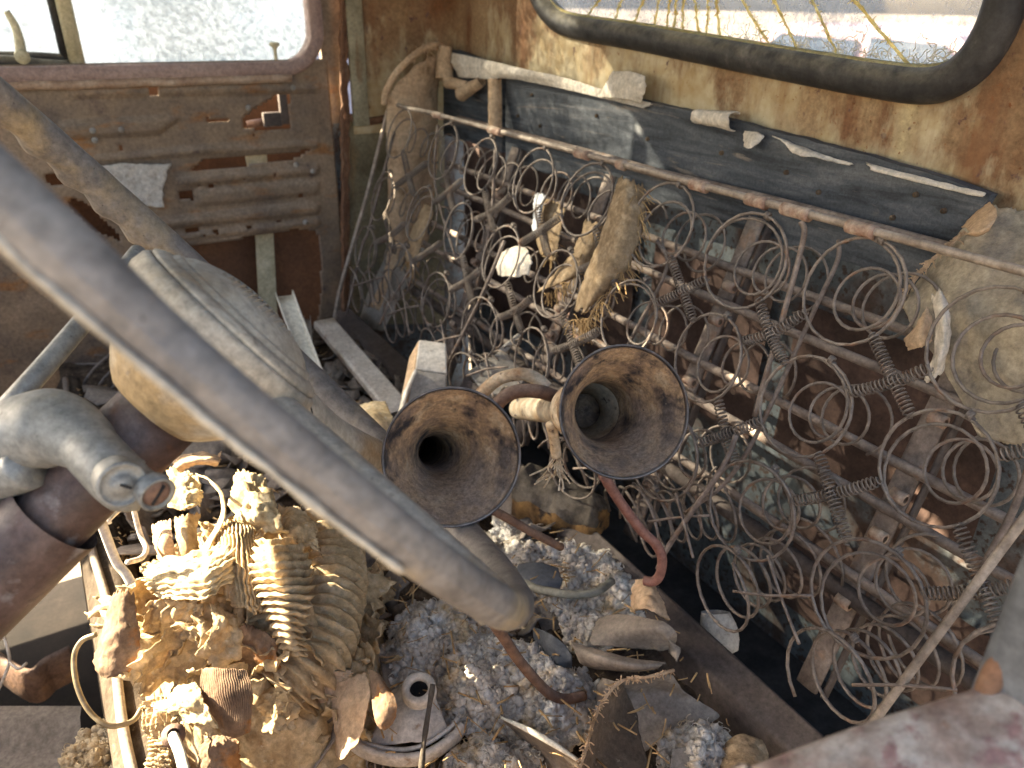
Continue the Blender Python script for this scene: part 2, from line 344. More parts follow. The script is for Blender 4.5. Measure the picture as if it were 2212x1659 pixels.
M['cotton'] = mat('grey_white_cotton', [(.28, (.34, .29, .235)), (.45, (.54, .48, .41)), (.6, (.70, .66, .60)), (.75, (.80, .79, .76))], 28, 7, 1., .5, 300, [(18, .55, .68, (.58, .43, .25)), (60, .63, .70, (.16, .12, .09))], trans=.1, spec=.05)
M['cotton_tan'] = mat('tan_cotton', [(.3, (.36, .27, .16)), (.5, (.50, .40, .26)), (.7, (.60, .52, .38))], 32, 7, 1., .6, 300, trans=.1, spec=.05)
M['dirt'] = mat('dirt_and_chaff', [(.3, (.035, .026, .02)), (.5, (.085, .062, .045)), (.7, (.16, .12, .085))], 70, 9, 1., .8, 300, [(120, .62, .7, (.3, .22, .14))], spec=.05)
M['whitemetal'] = mat('chalky_white_metal', [(.3, (.40, .35, .29)), (.5, (.53, .48, .42)), (.7, (.62, .58, .52))], 24, 6, .65, .15, 200, [(50, .62, .7, (.28, .17, .09))], dust=((.6, .56, .5), .4))
M['greymetal'] = mat('dusty_grey_metal', [(.3, (.16, .145, .13)), (.5, (.25, .23, .205)), (.7, (.34, .31, .28))], 24, 6, .6, .15, 200, dust=((.38, .34, .3), .6))
M['rotwood'] = mat('rotten_orange_wood', [(.3, (.06, .036, .02)), (.5, (.16, .09, .035)), (.7, (.27, .155, .055))], 40, 8, .95, .7, 160, [(50, .54, .62, (.03, .022, .018))])
M['greywood'] = mat('weathered_grey_wood', [(.3, (.04, .033, .027)), (.5, (.09, .075, .06)), (.7, (.17, .145, .12))], 40, 8, .95, .7, 160, stretch=(1, .3, 1))
M['hose'] = mat('olive_grey_cable', [(.3, (.14, .13, .10)), (.5, (.20, .19, .15)), (.7, (.26, .25, .2))], 50, 5, .6, .2)
M['brasswire'] = mat('old_brass_wire', [(.3, (.22, .17, .10)), (.6, (.34, .28, .18))], 40, 5, .4, .1, metal=.4)
M['felt'] = mat('grey_felt_pad', [(.3, (.36, .33, .30)), (.6, (.48, .45, .41))], 90, 8, 1., .8, 300, spec=.05)
M['pale'] = mat('bone_pale_strip', [(.3, (.55, .52, .44)), (.6, (.68, .65, .56))], 30, 5, .7, .2)
M['chalk'] = mat('white_flaking_lacquer', [(.35, (.5, .5, .5)), (.6, (.75, .77, .78))], 60, 6, .6, .3)
M['nearsill'] = mat('flaking_white_sill', [(.32, (.13, .08, .065)), (.45, (.22, .165, .135)), (.58, (.31, .27, .235)), (.75, (.38, .35, .32))], 34, 6, .6, .3, 90, [(70, .56, .66, (.20, .12, .11)), (30, .62, .7, (.18, .09, .05))])
M['strutrust'] = mat('orange_brown_edge', [(.3, (.10, .05, .03)), (.6, (.18, .095, .055)), (.8, (.26, .18, .12))], 40, 6, .8, .4)
M['jamb'] = mat('blue_grey_jamb', [(.4, (.075, .08, .09)), (.7, (.12, .125, .135))], 20, 4, .6, .1)
M['ground'] = mat('dry_pale_ground', [(.3, (.25, .20, .14)), (.6, (.33, .27, .195)), (.8, (.38, .32, .24))], .8, 8, .95, .3)
M['blue'] = mat('blue_trailer_paint', [(.3, (.05, .20, .50)), (.7, (.08, .28, .62))], 3, 4, .5, 0)
M['greypaint'] = mat('lilac_grey_paint', [(.3, (.30, .29, .34)), (.7, (.42, .41, .46))], 3, 4, .5, 0)
M['redpaint'] = mat('faded_red_paint', [(.3, (.46, .30, .30)), (.7, (.52, .38, .37))], 3, 4, .4, 0)
M['tyre'] = mat('tyre_rubber', [(.4, (.02, .02, .02)), (.7, (.04, .04, .04))], 20, 4, .9, .1)
M['carglass'] = mat('car_window_glass', [(.4, (.05, .07, .09)), (.7, (.08, .10, .13))], 3, 2, .1, 0, spec=.6)
M['streak'] = mat('yellow_glue_and_ledge_glow', [(.3, (.86, .74, .36)), (.6, (.95, .88, .58))], 60, 5, .7, 0, trans=.8)
M['glass'] = glass_mat('dirty_door_glass', (.93, .96, 1.), .36, .97, 120, (-.14, .1, -.1, .08))
M['ventglass'] = glass_mat('dirty_vent_glass', (.93, .96, 1.), .40, .97, 130)
M['blockpane'] = glass_mat('near_opaque_sun_block', (.95, .96, 1.), .9, 1., 16)  # almost opaque, for the added pane that blocks the sun
M['rearglass'] = glass_mat('dirty_rear_glass', (.95, .96, 1.), .15, .75, 160)
# ------------------------------------------------------------------ outside
def wall_mix():
    m = M['wall']; N = m.node_tree.nodes; L = m.node_tree.links; bs = N['Principled BSDF']
    src = bs.inputs['Base Color'].links[0].from_socket
    tc = N.new('ShaderNodeTexCoord'); sx = N.new('ShaderNodeSeparateXYZ'); L.new(tc.outputs['Object'], sx.inputs[0])
    def rng_(sock, a, b, c, d):
        r = N.new('ShaderNodeMapRange'); L.new(sock, r.inputs[0])
        for k, v in enumerate((a, b, c, d)): r.inputs[1+k].default_value = v
        return r.outputs[0]
    def op(o, a, b):
        x = N.new('ShaderNodeMath'); x.operation = o; L.new(a, x.inputs[0])
        if isinstance(b, float): x.inputs[1].default_value = b
        else: L.new(b, x.inputs[1])
        return x.outputs[0]
    def nz(sc, st=(1, 1, 1), det=6):
        mp = N.new('ShaderNodeMapping'); mp.inputs['Scale'].default_value = st; L.new(tc.outputs['Object'], mp.inputs[0])
        n = N.new('ShaderNodeTexNoise'); n.inputs['Scale'].default_value = sc; n.inputs['Detail'].default_value = det; n.inputs['Roughness'].default_value = .65
        L.new(mp.outputs[0], n.inputs[0]); return n.outputs[0]
    # bare cream paint survives in a band under the rear window
    band = op('MULTIPLY', rng_(sx.outputs[2], -.10, .03, 1, 0), op('MULTIPLY', rng_(sx.outputs[1], .40, .75, .15, 1), rng_(sx.outputs[1], 1.05, 1.36, 1, .5)))
    band = op('ADD', band, rng_(sx.outputs[2], -.155, -.11, .6, 0))
    msk = rng_(op('ADD', band, rng_(nz(16, (1, 1, .5)), .3, .7, -.75, .45)), .25, .65, 0, 1)
    cr = N.new('ShaderNodeValToRGB'); L.new(nz(30), cr.inputs[0]); e = cr.color_ramp.elements
    e[0].position = .30; e[0].color = (.36, .25, .115, 1); e[1].position = .62; e[1].color = (.52, .44, .29, 1)
    mx = N.new('ShaderNodeMix'); mx.data_type = 'RGBA'; L.new(msk, mx.inputs[0]); L.new(src, mx.inputs[6]); L.new(cr.outputs[0], mx.inputs[7]); col = mx.outputs[2]
    # rust runs and spots
    for sock, a, b, c in ((nz(20, (1, 1, .12)), .55, .70, (.23, .11, .05)), (nz(55, (1, 1, .8), 3), .66, .73, (.10, .055, .055)), (nz(170, (1, 1, 1), 2), .66, .74, (.22, .09, .035))):
        k = op('MULTIPLY', rng_(sock, a, b, 0, .85), rng_(sx.outputs[2], .0, .06, 1, .35))
        mx = N.new('ShaderNodeMix'); mx.data_type = 'RGBA'; L.new(k, mx.inputs[0]); L.new(col, mx.inputs[6]); mx.inputs[7].default_value = (*c, 1); col = mx.outputs[2]
    L.new(col, bs.inputs['Base Color'])
wall_mix()
GZ = -1.5
mb = MB(); mb.grid([[Vc((x, y, GZ)) for y in (-400, -20, 0, 20, 400)] for x in (-400, -20, 0, 20, 400)])
tag(mb.build('ground', M['ground'], loc=(0, 0, GZ)), 'dry pale ground outside the truck', None, kind='structure')

t = thing('trailer', (-1.5, 8, GZ), 'grey trailer with a blue stripe standing beyond the dirty door window', 'trailer')
MB().box((-1.5, 9, -.05), 4.6, 1., 1.15, bev=.08).build('body', M['greypaint'], t)
MB().box((-1.5, 8, -.17), 4.55, .015, .075, bev=.01).build('stripe', M['blue'], t)
for x in (-2.6, -1.7, 1.3):
    MB().lathe([(-.1, .02), (-.1, .22), (-.08, .30), (.08, .30), (.1, .22), (.1, .02)], (x, 8.15, GZ+.30), (0, 1, 0), 28).build('wheel', M['tyre'], t)

def car(loc, label):
    X0, Y0 = loc; t = thing('parked_car', (X0, Y0, GZ), label, 'car')
    prof = [(-2.2, .35), (-2.25, .65), (-2.1, .85), (-1.1, .98), (1.2, .98), (2.0, .9), (2.25, .7), (2.22, .35)]
    cab = [(-1.15, .97), (-.55, 1.38), (.75, 1.42), (1.45, .97)]
    def ext(P, x0, x1, ins=0):
        m = MB(); m.grid([[Vc((X0+x0, Y0+y, GZ+z)) for y, z in P], [Vc((X0+x1, Y0+y, GZ+z)) for y, z in P]])
        b = len(m.v); n = len(P); m.v = m.v
        m.f.append(tuple(range(n))); m.f.append(tuple(range(n, 2*n))[::-1]); m.f.append((0, n-1, 2*n-1, n)); return m
    ext(prof, 0, 1.7).build('body', M['redpaint'], t, smooth=False)
    ext(cab, .12, 1.58).build('cabin', M['redpaint'], t, smooth=False)
    for a, b in ((-.95, .02), (.10, 1.15)):
        P = [(a+(.05 if a < 0 else 0), 1.0), (max(a+.42, -.5) if a < 0 else a, 1.33), (b-.03 if a < 0 else .72, 1.35), (b, 1.0)]
        m = MB().poly([Vc((X0+.105, Y0+y, GZ+z)) for y, z in P], .02, (-1, 0, 0)); m.build('side_window', M['carglass'], t, smooth=False)
    for y in (-1.4, 1.4):
        MB().lathe([(-.1, .02), (-.11, .2), (-.08, .32), (.08, .32), (.1, .2), (.1, .02)], (X0+.1, Y0+y, GZ+.32), (1, 0, 0), 28).build('wheel', M['tyre'], t)
    MB().box((X0-.02, Y0, GZ+.62), .015, 2.1, .02, bev=.005).build('side_moulding', M['pale'], t)
car((4.6, 3.4), 'faded red car parked beyond the rear window')

# ------------------------------------------------------------------ truck cab
cab = thing('truck_cab', (.1, .7, -1.1), 'rusted old truck cab with bare ochre walls and dirty windows', 'truck cab')
XW = .705
rub_px = [(1150, -60), (1166, -10), (1192, 30), (1235, 56), (1370, 79), (1500, 103), (1700, 140), (1900, 174), (2000, 184), (2062, 168), (2112, 126), (2152, 60), (2180, -20)]
rub = crv([onX(x, y, XW-.004) for x, y in rub_px], 6)
a, b = rub[0], rub[-1]
top = [Vc((XW-.004, b.y-.01, .12)), Vc((XW-.004, b.y+.01, .22)), Vc((XW-.004, b.y+.07, .27)), Vc((XW-.004, a.y-.06, .31)), Vc((XW-.004, a.y+.0, .27)), Vc((XW-.004, a.y+.02, .16))]
ringp = rub+top
winpoly = [(p.y, p.z) for p in ringp]
def wall_grid(y0, y1, z0, z1, xf, hole=None, st=.009):
    m = MB(); ny = int((y1-y0)/st); nz = int((z1-z0)/st)
    idx = {}
    for i in range(ny+1):
        for j in range(nz+1):
            y, z = y0+(y1-y0)*i/ny, z0+(z1-z0)*j/nz
            idx[i, j] = len(m.v); m.v.append(Vc((xf(y, z), y, z)))
    for i in range(ny):
        for j in range(nz):
            y, z = y0+(y1-y0)*(i+.5)/ny, z0+(z1-z0)*(j+.5)/nz
            if hole and inpoly(y, z, hole): continue
            m.f.append((idx[i, j], idx[i+1, j], idx[i+1, j+1], idx[i, j+1]))
    return m
# back wall rounds forward into the corner by the passenger door
mb = MB()
def wx(s):                      # plan of the wall along arc length s from the driver's side to the door post
    if s < 1.50: y = -.15+s; return XW+.004*math.sin(y*5), y
    a_ = (s-1.50)/.07
    if a_ < 1.57: return XW-.07*(1-math.cos(a_)), 1.35+.07*math.sin(a_)
    return XW-.07-(s-1.61), 1.42
st = .009; n = int(1.735/st); nz = int(.64/st); idx = {}
for i in range(n+1):
    x, y = wx(i*st)
    for j in range(nz+1):
        z = -.22+j*st; idx[i, j] = len(mb.v); mb.v.append(Vc((x+.003*NZ.noise(Vc((y*6, z*6, 0))), y, z)))
for i in range(n):
    for j in range(nz):
        c = (mb.v[idx[i, j]]+mb.v[idx[i+1, j+1]])/2
        if c.y < 1.35 and inpoly(c.y, c.z, winpoly): continue
        mb.f.append((idx[i, j], idx[i+1, j], idx[i+1, j+1], idx[i, j+1]))
# object coordinates of the wall material are read in world metres: put the wall's own origin at the camera-side datum
bw = mb.build('back_panel', M['wall'], cab); 
for v in bw.data.vertices: v.co += cab.location
bw.location = -cab.location
MB().tube(ringp, .0165, 12, closed=True).build('rubber_seal', M['rubber'], cab)
gp = [Vc((XW+.004, p.y, p.z)) for p in ringp]
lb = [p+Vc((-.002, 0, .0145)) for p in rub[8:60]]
MB().tube(lb, .0035, 6).build('lit_ledge_strip', M['streak'], cab)  # painted sun glow: yellow strip standing in for the lit edge of the seal
MB().poly(gp, .004, (1, 0, 0)).build('rear_glass', M['rearglass'], cab, smooth=False)
rg = cab.children[-1]
# yellow glue lines of the perished laminate, standing on the pane
for (x0, y0, x1, y1) in [(1300, -8, 1258, 48), (1345, -8, 1322, 60), (1395, -8, 1360, 68), (1425, -8, 1408, 76), (1448, -8, 1436, 80), (1462, -8, 1454, 84), (1476, -8, 1474, 88), (1500, -8, 1512, 92), (1530, -8, 1526, 88), (1548, -8, 1556, 96), (1598, -8, 1675, 116), (1668, -8, 1730, 122), (1752, -8, 1818, 138), (1838, -8, 1978, 156)]:
    P = []
    for k in range(14):
        tt = k/13; P.append(onX(x0+(x1-x0)*tt+rnd.uniform(-2, 2), y0+(y1-y0)*tt, XW+.001))
    d = (P[0]-P[-1]).normalized(); P = [P[0]+d*.25]+P
    m = MB().tube(P, [.0014*rnd.uniform(.7, 1.3) for _ in P], 5)
    for k in range(26):
        q = P[1].lerp(P[-1], rnd.random()); m.tube([q, q+Vc((0, rnd.uniform(-.004, .004), rnd.uniform(-.003, .003))), q+Vc((0, rnd.uniform(-.006, .006), rnd.uniform(-.005, .005)))], .0004, 4)
    m.build('glue_streak', M['streak'], cab)
# squiggles of dried film along the lower edge of the pane
m = MB()
for k in range(240):
    x = rnd.uniform(1560, 2060); y0 = 105+(x-1500)*.10 if x < 1990 else 140; y = y0-abs(rnd.gauss(0, 22))
    q = onX(x, y, XW+.001); an = rnd.uniform(0, 6.28); P = []
    for s in range(6):
        P.append(q.copy()); an += rnd.uniform(-1.2, 1.2); q = q+Vc((0, math.cos(an), math.sin(an)))*.0035
    m.tube(P, .00045, 4)
o = m.build('dried_film', M['pale'], cab); o['kind'] = 'stuff'
# lower back panel, roof, floor, firewall, side panel
m = MB(); m.grid([[Vc((.748+.004*math.sin(z*30), y, z)) for z in [-.95+.03*k for k in range(26)]] for y in [-.1+.05*k for k in range(31)]])
m.build('lower_back_panel', M['lowpanel'], cab)
for y0, y1, z0, z1, in ((-.02, .17, -.47, -.33), (.30, .56, -.50, -.31), (.60, .82, -.52, -.30), (.86, 1.07, -.52, -.27), (1.05, 1.41, -.56, -.20), (.2, .5, -.72, -.58)):
    P = []
    for k in range(9):
        P.append([Vc((.741+.003*NZ.noise(Vc((k, j, y0))), y0+(y1-y0)*k/8, z0+(z1-z0)*j/8)) for j in range(9)])
    MB().grid(P).build('rusted_patch_panel', M['darkrust'], cab)
MB().grid([[Vc((x, y, (.43 if x > -.3 else .455)+.02*math.cos(y*2-1.5))) for y in (-.02, .3, .7, 1.1, 1.45)] for x in (-.45, -.1, .3, .71)]).build('roof_panel', M['bluegrey'], cab)
MB().grid([[Vc((x, y, -1.02)) for y in (.1, .7, 1.45)] for x in (-.9, 0, .75)]).build('floor_pan', M['floor'], cab)
MB().grid([[Vc((-.62-.2*(z < -.3), y, z)) for z in (-1.02, -.6, -.31, -.29, -.14)] for y in (.0, .5, 1., 1.45)]).build('firewall', M['doorskin'], cab)
MB().tube([(-.62, 1.43, -.1), (-.5, 1.44, .1), (-.38, 1.42, .43)], .025, 10).build('windscreen_pillar', M['sill'], cab)
MB().tube([(-.62, .03, -.1), (-.5, .02, .1), (-.38, .03, .43)], .025, 10).build('windscreen_pillar', M['sill'], cab)
MB().box((.494, 1.440, -.30), .020, .006, .74).build('door_edge', M['door'], cab)
MB().box((.05, 1.436, .415), .52, .008, .030).build('door_header', M['bluegrey'], cab)
MB().grid([[Vc((x, 1.431, z)) for z in (-1.02, -.6, -.2)] for x in (.46, .6, .76)]).build('corner_panel', M['lowpanel'], cab)
MB().poly([Vc((-.505, .06, .10)), Vc((-.505, .5, .075)), Vc((-.508, .9, .10)), Vc((-.505, 1.2, .085)), Vc((-.505, 1.41, .10)), Vc((-.385, 1.40, .44)), Vc((-.385, .05, .44))], .004, (-1, 0, 0)).build('sun_block_pane', M['blockpane'], cab, smooth=False)  # unseen pane added to keep sun off springs and cotton, not the heap
# door post: pale strip, rust edge and side panel below
MB().box((.530, 1.411, .13), .015, .005, .335, bev=.002).build('door_post', M['post'], cab)
m = MB(); 
for k, (x, r) in enumerate(((745, .006), (738, .004))):
    P = [onY(x+rnd.uniform(-1, 1)+(y/160), y, 1.415-.01*k)+Vc((.001*rnd.gauss(0, 1), 0, 0)) for y in range(-60, 680, 12)]
    m.tube(P, [r*rnd.uniform(.7, 1.4) for _ in P], 7)
m.build('crumbling_door_seal', M['strutrust'], cab)
P = [[onY(x, y, 1.428) for y in (255, 300, 400, 520, 700)] for x in (752, 800, 860, 960)]
MB().grid(P).build('lower_side_panel', mat('olive_grey_side', [(.3, (.10, .085, .05)), (.55, (.20, .18, .12)), (.75, (.28, .22, .12))], 9, 7, .7, .2, layers=[(14, .55, .7, (.25, .15, .06), (1, 1, .2))]), cab)
P = [onY(x, y, 1.418) for x, y in ((750, 252), (800, 262), (870, 246), (960, 232))]
MB().tube(crv(P, 4), .005, 6, flat=(.007, .004, (0, 0, 1))).build('panel_seam', M['strutrust'], cab)
P = crv([onX(x, y, XW-.004) for x, y in ((902, -40), (903, 40), (904, 130))], 4)

# ------------------------------------------------------------------ passenger door (part of the cab, with its own pieces)
DY = 1.42
holes = [[(521, 255), (598, 203), (625, 203), (625, 276), (524, 281)], [(410, 370), (437, 346), (464, 343), (560, 336), (675, 322), (635, 343), (511, 360)],
    [(94, 380), (134, 373), (141, 400), (111, 403)], [(384, 411), (416, 412), (418, 431), (391, 432)], [(400, 493), (428, 489), (430, 502), (400, 505)],
    [(444, 255), (497, 255), (497, 264), (444, 264)], [(300, 560), (400, 535), (605, 500), (640, 493), (683, 499), (692, 530), (694, 620), (684, 720), (300, 760)],
    [(150, 425), (190, 440), (250, 500), (262, 520), (200, 500), (150, 450)]]
for x, y, r in ((332, 196, 12), (428, 400, 5), (455, 399, 7), (527, 387, 5), (592, 378, 4), (649, 421, 5), (538, 489, 4), (601, 478, 4), (442, 506, 4), (468, 500, 6), (548, 292, 5), (262, 320, 4)):
    holes.append([(x+r*math.cos(k), y+r*math.sin(k)) for k in [2*math.pi*q/10 for q in range(10)]])
ribs = [  # (px polyline, relief step towards the cab, softness px): a step across each line
    ([(130, 300), (340, 292), (400, 247), (130, 262)], .007),            # leaf shaped swage
    ([(200, 338), (460, 312), (530, 312), (690, 300), (690, 318), (530, 330), (460, 333), (200, 352)], .006),
    ([(380, 380), (690, 352), (690, 376), (385, 405)], .007),
    ([(420, 412), (650, 388), (690, 392), (690, 420), (425, 446)], .006),
    ([(300, 475), (640, 438), (690, 440), (690, 462), (300, 500)], .008),
    ([(300, 512), (600, 482), (690, 470), (690, 490), (600, 497), (300, 530)], .005),
    ([(150, 188), (690, 180), (690, 200), (150, 212)], .004)]
x0, x1, z0, z1 = -.40, .478, -.75, -.09; st = .0045
nx, nz = int((x1-x0)/st), int((z1-z0)/st); mb = MB(); idx = {}; pxy = {}
def pd(x, y, P):
    best = 1e9
    for k in range(len(P)):
        ax, ay = P[k]; bx, by = P[(k+1) % len(P)]; dx, dy = bx-ax, by-ay
        q = max(0, min(1, ((x-ax)*dx+(y-ay)*dy)/(dx*dx+dy*dy+1e-9))); best = min(best, math.hypot(x-ax-q*dx, y-ay-q*dy))
    return best
for i in range(nx+1):
    for j in range(nz+1):
        p = Vc((x0+(x1-x0)*i/nx, DY, z0+(z1-z0)*j/nz)); px, py, _ = proj(p); h = 0
        if px > 80 and py < 540:
            for P, hh in ribs:
                if P[0][1]-60 < py < P[0][1]+60 or True:
                    if inpoly(px, py, P): h += hh*smooth(0, 7, pd(px, py, P))
        p.y -= h; p.y += .0012*NZ.noise(p*25); idx[i, j] = len(mb.v); pxy[i, j] = (px, py); mb.v.append(p)
for i in range(nx):
    for j in range(nz):
        px = (pxy[i, j][0]+pxy[i+1, j+1][0])/2; py = (pxy[i, j][1]+pxy[i+1, j+1][1])/2
        if any(inpoly(px, py, P) for P in holes): continue
        mb.f.append((idx[i, j], idx[i+1, j], idx[i+1, j+1], idx[i, j+1]))
door = mb.build('passenger_door', M['door'], cab)
sm = door.modifiers.new('thick', 'SOLIDIFY'); sm.thickness = .0015; sm.offset = -1
door['label'] = 'gutted passenger door, bare brown inner metal with holes'
MB().grid([[Vc((x, 1.52, z)) for z in (-.85, -.5, -.12)] for x in (-.6, 0, .5)]).build('outer_skin', M['doorskin'], door)
MB().grid([[Vc((x, 1.425, z)) for z in (-1., -.5, -.1)] for x in (-.62, -.5, -.402)]).build('kick_panel', M['doorskin'], cab)
path = [Vc((-.45, DY+.005, -.100))]+[Vc((x, DY+.005, -.104)) for x in (-.2, 0, .2, .36, .40)]+[Vc((.40+.062*math.sin(k), DY+.005, -.042-.062*math.cos(k))) for k in (.3, .6, .9, 1.2, 1.57)]+[Vc((.461, DY+.005, z)) for z in (.05, .15, .26)]
path += [Vc((.40+.062*math.cos(k), DY+.005, .30+.062*math.sin(k))) for k in (.3, .8, 1.2, 1.57)]+[Vc((x, DY+.005, .362)) for x in (.2, 0, -.25)]
pp = crv(path, 4)
MB().tube(pp, .014, 12, flat=(.017, .0125, (0, 1, 0))).build('window_frame', M['pinkframe'], door)
MB().tube([Vc((x, DY-.006, -.119+.002*NZ.noise(Vc((x*20, 0, 0))))) for x in [-.45+.02*k for k in range(44)]], .008, 8, flat=(.007, .008, (0, 0, 1))).build('sill_lip', M['sill'], door)
gl = [p for p in pp if p.x > .09]
poly = [Vc((.092, 1.447, -.10))]+[Vc((p.x, 1.447, p.z)) for p in pp if p.x > .095]+[Vc((.078, 1.447, .36))]
MB().poly(poly, .004, (0, 1, 0)).build('window_glass', M['glass'], door, smooth=False)
MB().poly([Vc((-.60, 1.45, -.09)), Vc((.075, 1.45, -.09)), Vc((.062, 1.45, .375)), Vc((-.40, 1.45, .375))], .004, (0, 1, 0)).build('vent_glass', M['ventglass'], door, smooth=False)
ba, bb = onY(170, 148, 1.432), onY(136, 0, 1.432); bd = (bb-ba)
MB().tube([ba, ba+bd*2, ba+bd*4.6], .01, 10, flat=(.011, .009, (1, 0, 0))).build('divider_bar', M['divider'], door)
MB().tube([ba+Vc((-.015, .006, 0)), ba+bd*2+Vc((-.015, .006, 0)), ba+bd*4.6+Vc((-.015, .006, 0))], .006, 8).build('vent_rubber', M['rubber'], door)
m = MB(); P = [onY(x, y, 1.430) for x, y in ((-120, 131), (20, 133), (90, 140), (150, 143))]
m.tube(crv(P, 4), .009, 8); P = [onY(x, y, 1.438) for x, y in ((-120, 120), (60, 121), (150, 126))]; m.tube(crv(P, 4), .006, 8)
m.build('vent_sill_rubber', M['rubber'], door)
P = crv([onY(x, y, 1.405) for x, y in ((46, 118), (42, 88), (32, 55), (14, 24))], 5)
m = MB().tube(P, [.0075-.0035*k/len(P) for k in range(len(P))], 10)
m.lathe([(-.012, .001), (-.012, .010), (.006, .010), (.010, .006), (.010, .001)], onY(48, 122, 1.405), (0, 1, 0), 18)
m.build('vent_latch', M['divider'], door)
q = onY(597, 134, 1.425)
MB().lathe([(0, .003), (.018, .003), (.022, .004), (.026, .0085), (.029, .009), (.031, .006), (.0315, .0005)], q, (0, 0, 1), 16).build('lock_knob', M['divider'], door)
m = MB().box(onY(612, 232, 1.428), .007, .006, .028, bev=.002).box(onY(588, 258, 1.43), .016, .006, .012, bev=.002)
m.build('lock_catch', M['beam'], door)
m = MB().tube([onY(534, 270, 1.45), onY(580, 262, 1.45)], .007, 8); m.build('lock_rod', M['brownrod'], door)
for pl in ([(530, 334), (576, 330), (578, 362), (536, 366)], [(552, 500), (590, 496), (600, 690), (562, 700)]):
    Q = [onY(x, y, 1.462) for x, y in pl]; MB().poly(Q, .004, (0, 1, 0)).build('glass_channel', M['divider'], door, smooth=False)
m = MB()
for x, y in ((262, 280), (200, 282), (536, 233), (205, 303), (633, 190), (640, 356), (676, 370), (660, 480)):
    m.lathe([(-.004, .0005), (-.004, .004), (0, .005)], onY(x, y, 1.412), (0, 1, 0), 10)
m.build('screw_heads', M['greymetal'], door)['kind'] = 'stuff'
# felt scrap stuck on the door
tag(sheet('felt_scrap', [[onY(x, y, 1.408) for x, y in r] for r in (((150, 372), (230, 352), (300, 350), (384, 348)), ((180, 405), (250, 400), (310, 400), (360, 398)), ((240, 440), (280, 448), (320, 452), (358, 452)))], M['felt'], rag=.07, thick=.004, nz=.002), 'ragged grey felt scrap stuck to the bare passenger door', 'felt scrap')

# driver's door: flaking white sill and the jamb by the camera
m = MB(); E = [onD(x, y, .31) for x, y in ((1440, 1745), (1640, 1659), (1770, 1608), (1900, 1560), (2030, 1520), (2150, 1482), (2230, 1462))]
E = [Vc((-.5, .150, -.30)), Vc((-.2, .146, -.297))]+E
P = []
for p in crv(E, 5):
    P.append([p+Vc((0, .012, -.05)), p+Vc((0, .008, -.012)), p+Vc((0, .003, -.002)), p, p+Vc((0, -.008, .0015)), p+Vc((0, -.03, .001)), p+Vc((0, -.06, -.012)), p+Vc((0, -.066, -.05)), p+Vc((0, -.07, -.5))])
m.grid(P); dd = m.build('driver_door', M['nearsill'], cab); dd['label'] = 'driver door sill with flaking white paint'
j0 = onD(2100, 1560, .31); 
MB().box(j0+Vc((.045, -.035, .1)), .035, .045, .55, bev=.006).build('door_jamb', M['jamb'], cab)
P = [onD(x, y, d) for x, y, d in ((2330, 1100, .30), (2212, 1318, .305), (2145, 1462, .31), (2095, 1575, .315), (2050, 1680, .32), (2000, 1800, .33))]
PP = crv(P, 6)
MB().tube(PP, [.0045*(1+.25*NZ.noise(p*90)) for p in PP], 10).build('jamb_bead', M['strutrust'], cab)
# ------------------------------------------------------------------ black board behind the seat back
XB = .688
bd_ = thing('backing_board', onX(1500, 330, XB), 'weathered black wooden board behind the seat springs under the window', 'board')
def board(pl, name, dep=.012):
    P = [onX(x, y, XB) for x, y in pl]; P2 = []
    for k in range(len(P)):
        a, b = P[k], P[(k+1) % len(P)]; n = max(2, int((b-a).length/.012))
        for q in range(n):
            p = a.lerp(b, q/n); P2.append(p+Vc((0, .0012*NZ.noise(p*150), .0016*NZ.noise(p*120+Vc((5, 0, 0))))))
    o = MB().poly(P2, dep, (1, 0, 0)).build(name, M['wood'], bd_, smooth=False); return o
board([(1092, 160), (1160, 166), (1360, 212), (1560, 254), (1850, 330), (2010, 375), (2140, 421), (2096, 480), (2010, 625), (1480, 455), (1092, 350)], 'main_plank')
board([(958, 110), (985, 108), (1084, 146), (1084, 330), (958, 290)], 'end_plank', .010)
m = MB()
for x, y in ((1120, 250), (1168, 272), (1290, 250), (1560, 330), (1700, 372), (1770, 415), (1930, 470), (2040, 455), (1150, 205), (1400, 300), (1830, 520), (1980, 420)):
    q = onX(x, y, XB); m.lathe([(-.003, .0005), (-.003, .0025), (0, .0028)], q, (1, 0, 0), 8)
m.build('nail_heads', M['dirt'], bd_)['kind'] = 'stuff'

# ------------------------------------------------------------------ seat back spring frame
sb = thing('seat_back_frame', (.45, .7, -.55), 'bare rusty seat back frame of coil springs, rods and straps', 'seat frame')
LB = .105
P = [bpt(1.35-.0003*0, 0)]
# border wire
P = [onB(x, y) for x, y in ((722, 690), (738, 610), (790, 430), (832, 262), (838, 238), (852, 226), (880, 234))]+[bpt(y, 0) for y in (1.2, .9, .6, .4, .2, .0, -.05)]
MB().tube(crv(P, 4), .0036, 10).build('border_wire', M['rail'], sb)
P = [onB(x, y)+NB*.012 for x, y in ((735, 680), (760, 570), (772, 520), (782, 500), (800, 430), (850, 240))]
MB().tube(crv(P, 4), .0028, 8).build('end_wire', M['rod'], sb)
def zrod(Z, y0, y1, r, name='cross_rod', L=LB, mt='rod', sag=.0):
    d = (-.16-Z)*SCL; d = (-.16 - Z + 0)  # distance down found from height on the plane at depth L
    d = ((-.16+NB.z*L)-Z)/(-DN.z)
    P = []
    for k in range(25):
        y = y0+(y1-y0)*k/24; P.append(bpt(y, d, L)+Vc((.0015*NZ.noise(Vc((y*9, Z*50, 0))), 0, .002*NZ.noise(Vc((y*7, Z*40, 3))))))
    return MB().tube(P, r, 10).build(name, M[mt], sb), d
zrod(-.187, -.05, 1.30, .0065, 'rear_rail')
for Z in (-.2595, -.296, -.361, -.399, -.463): zrod(Z, -.02, 1.28, .0048)
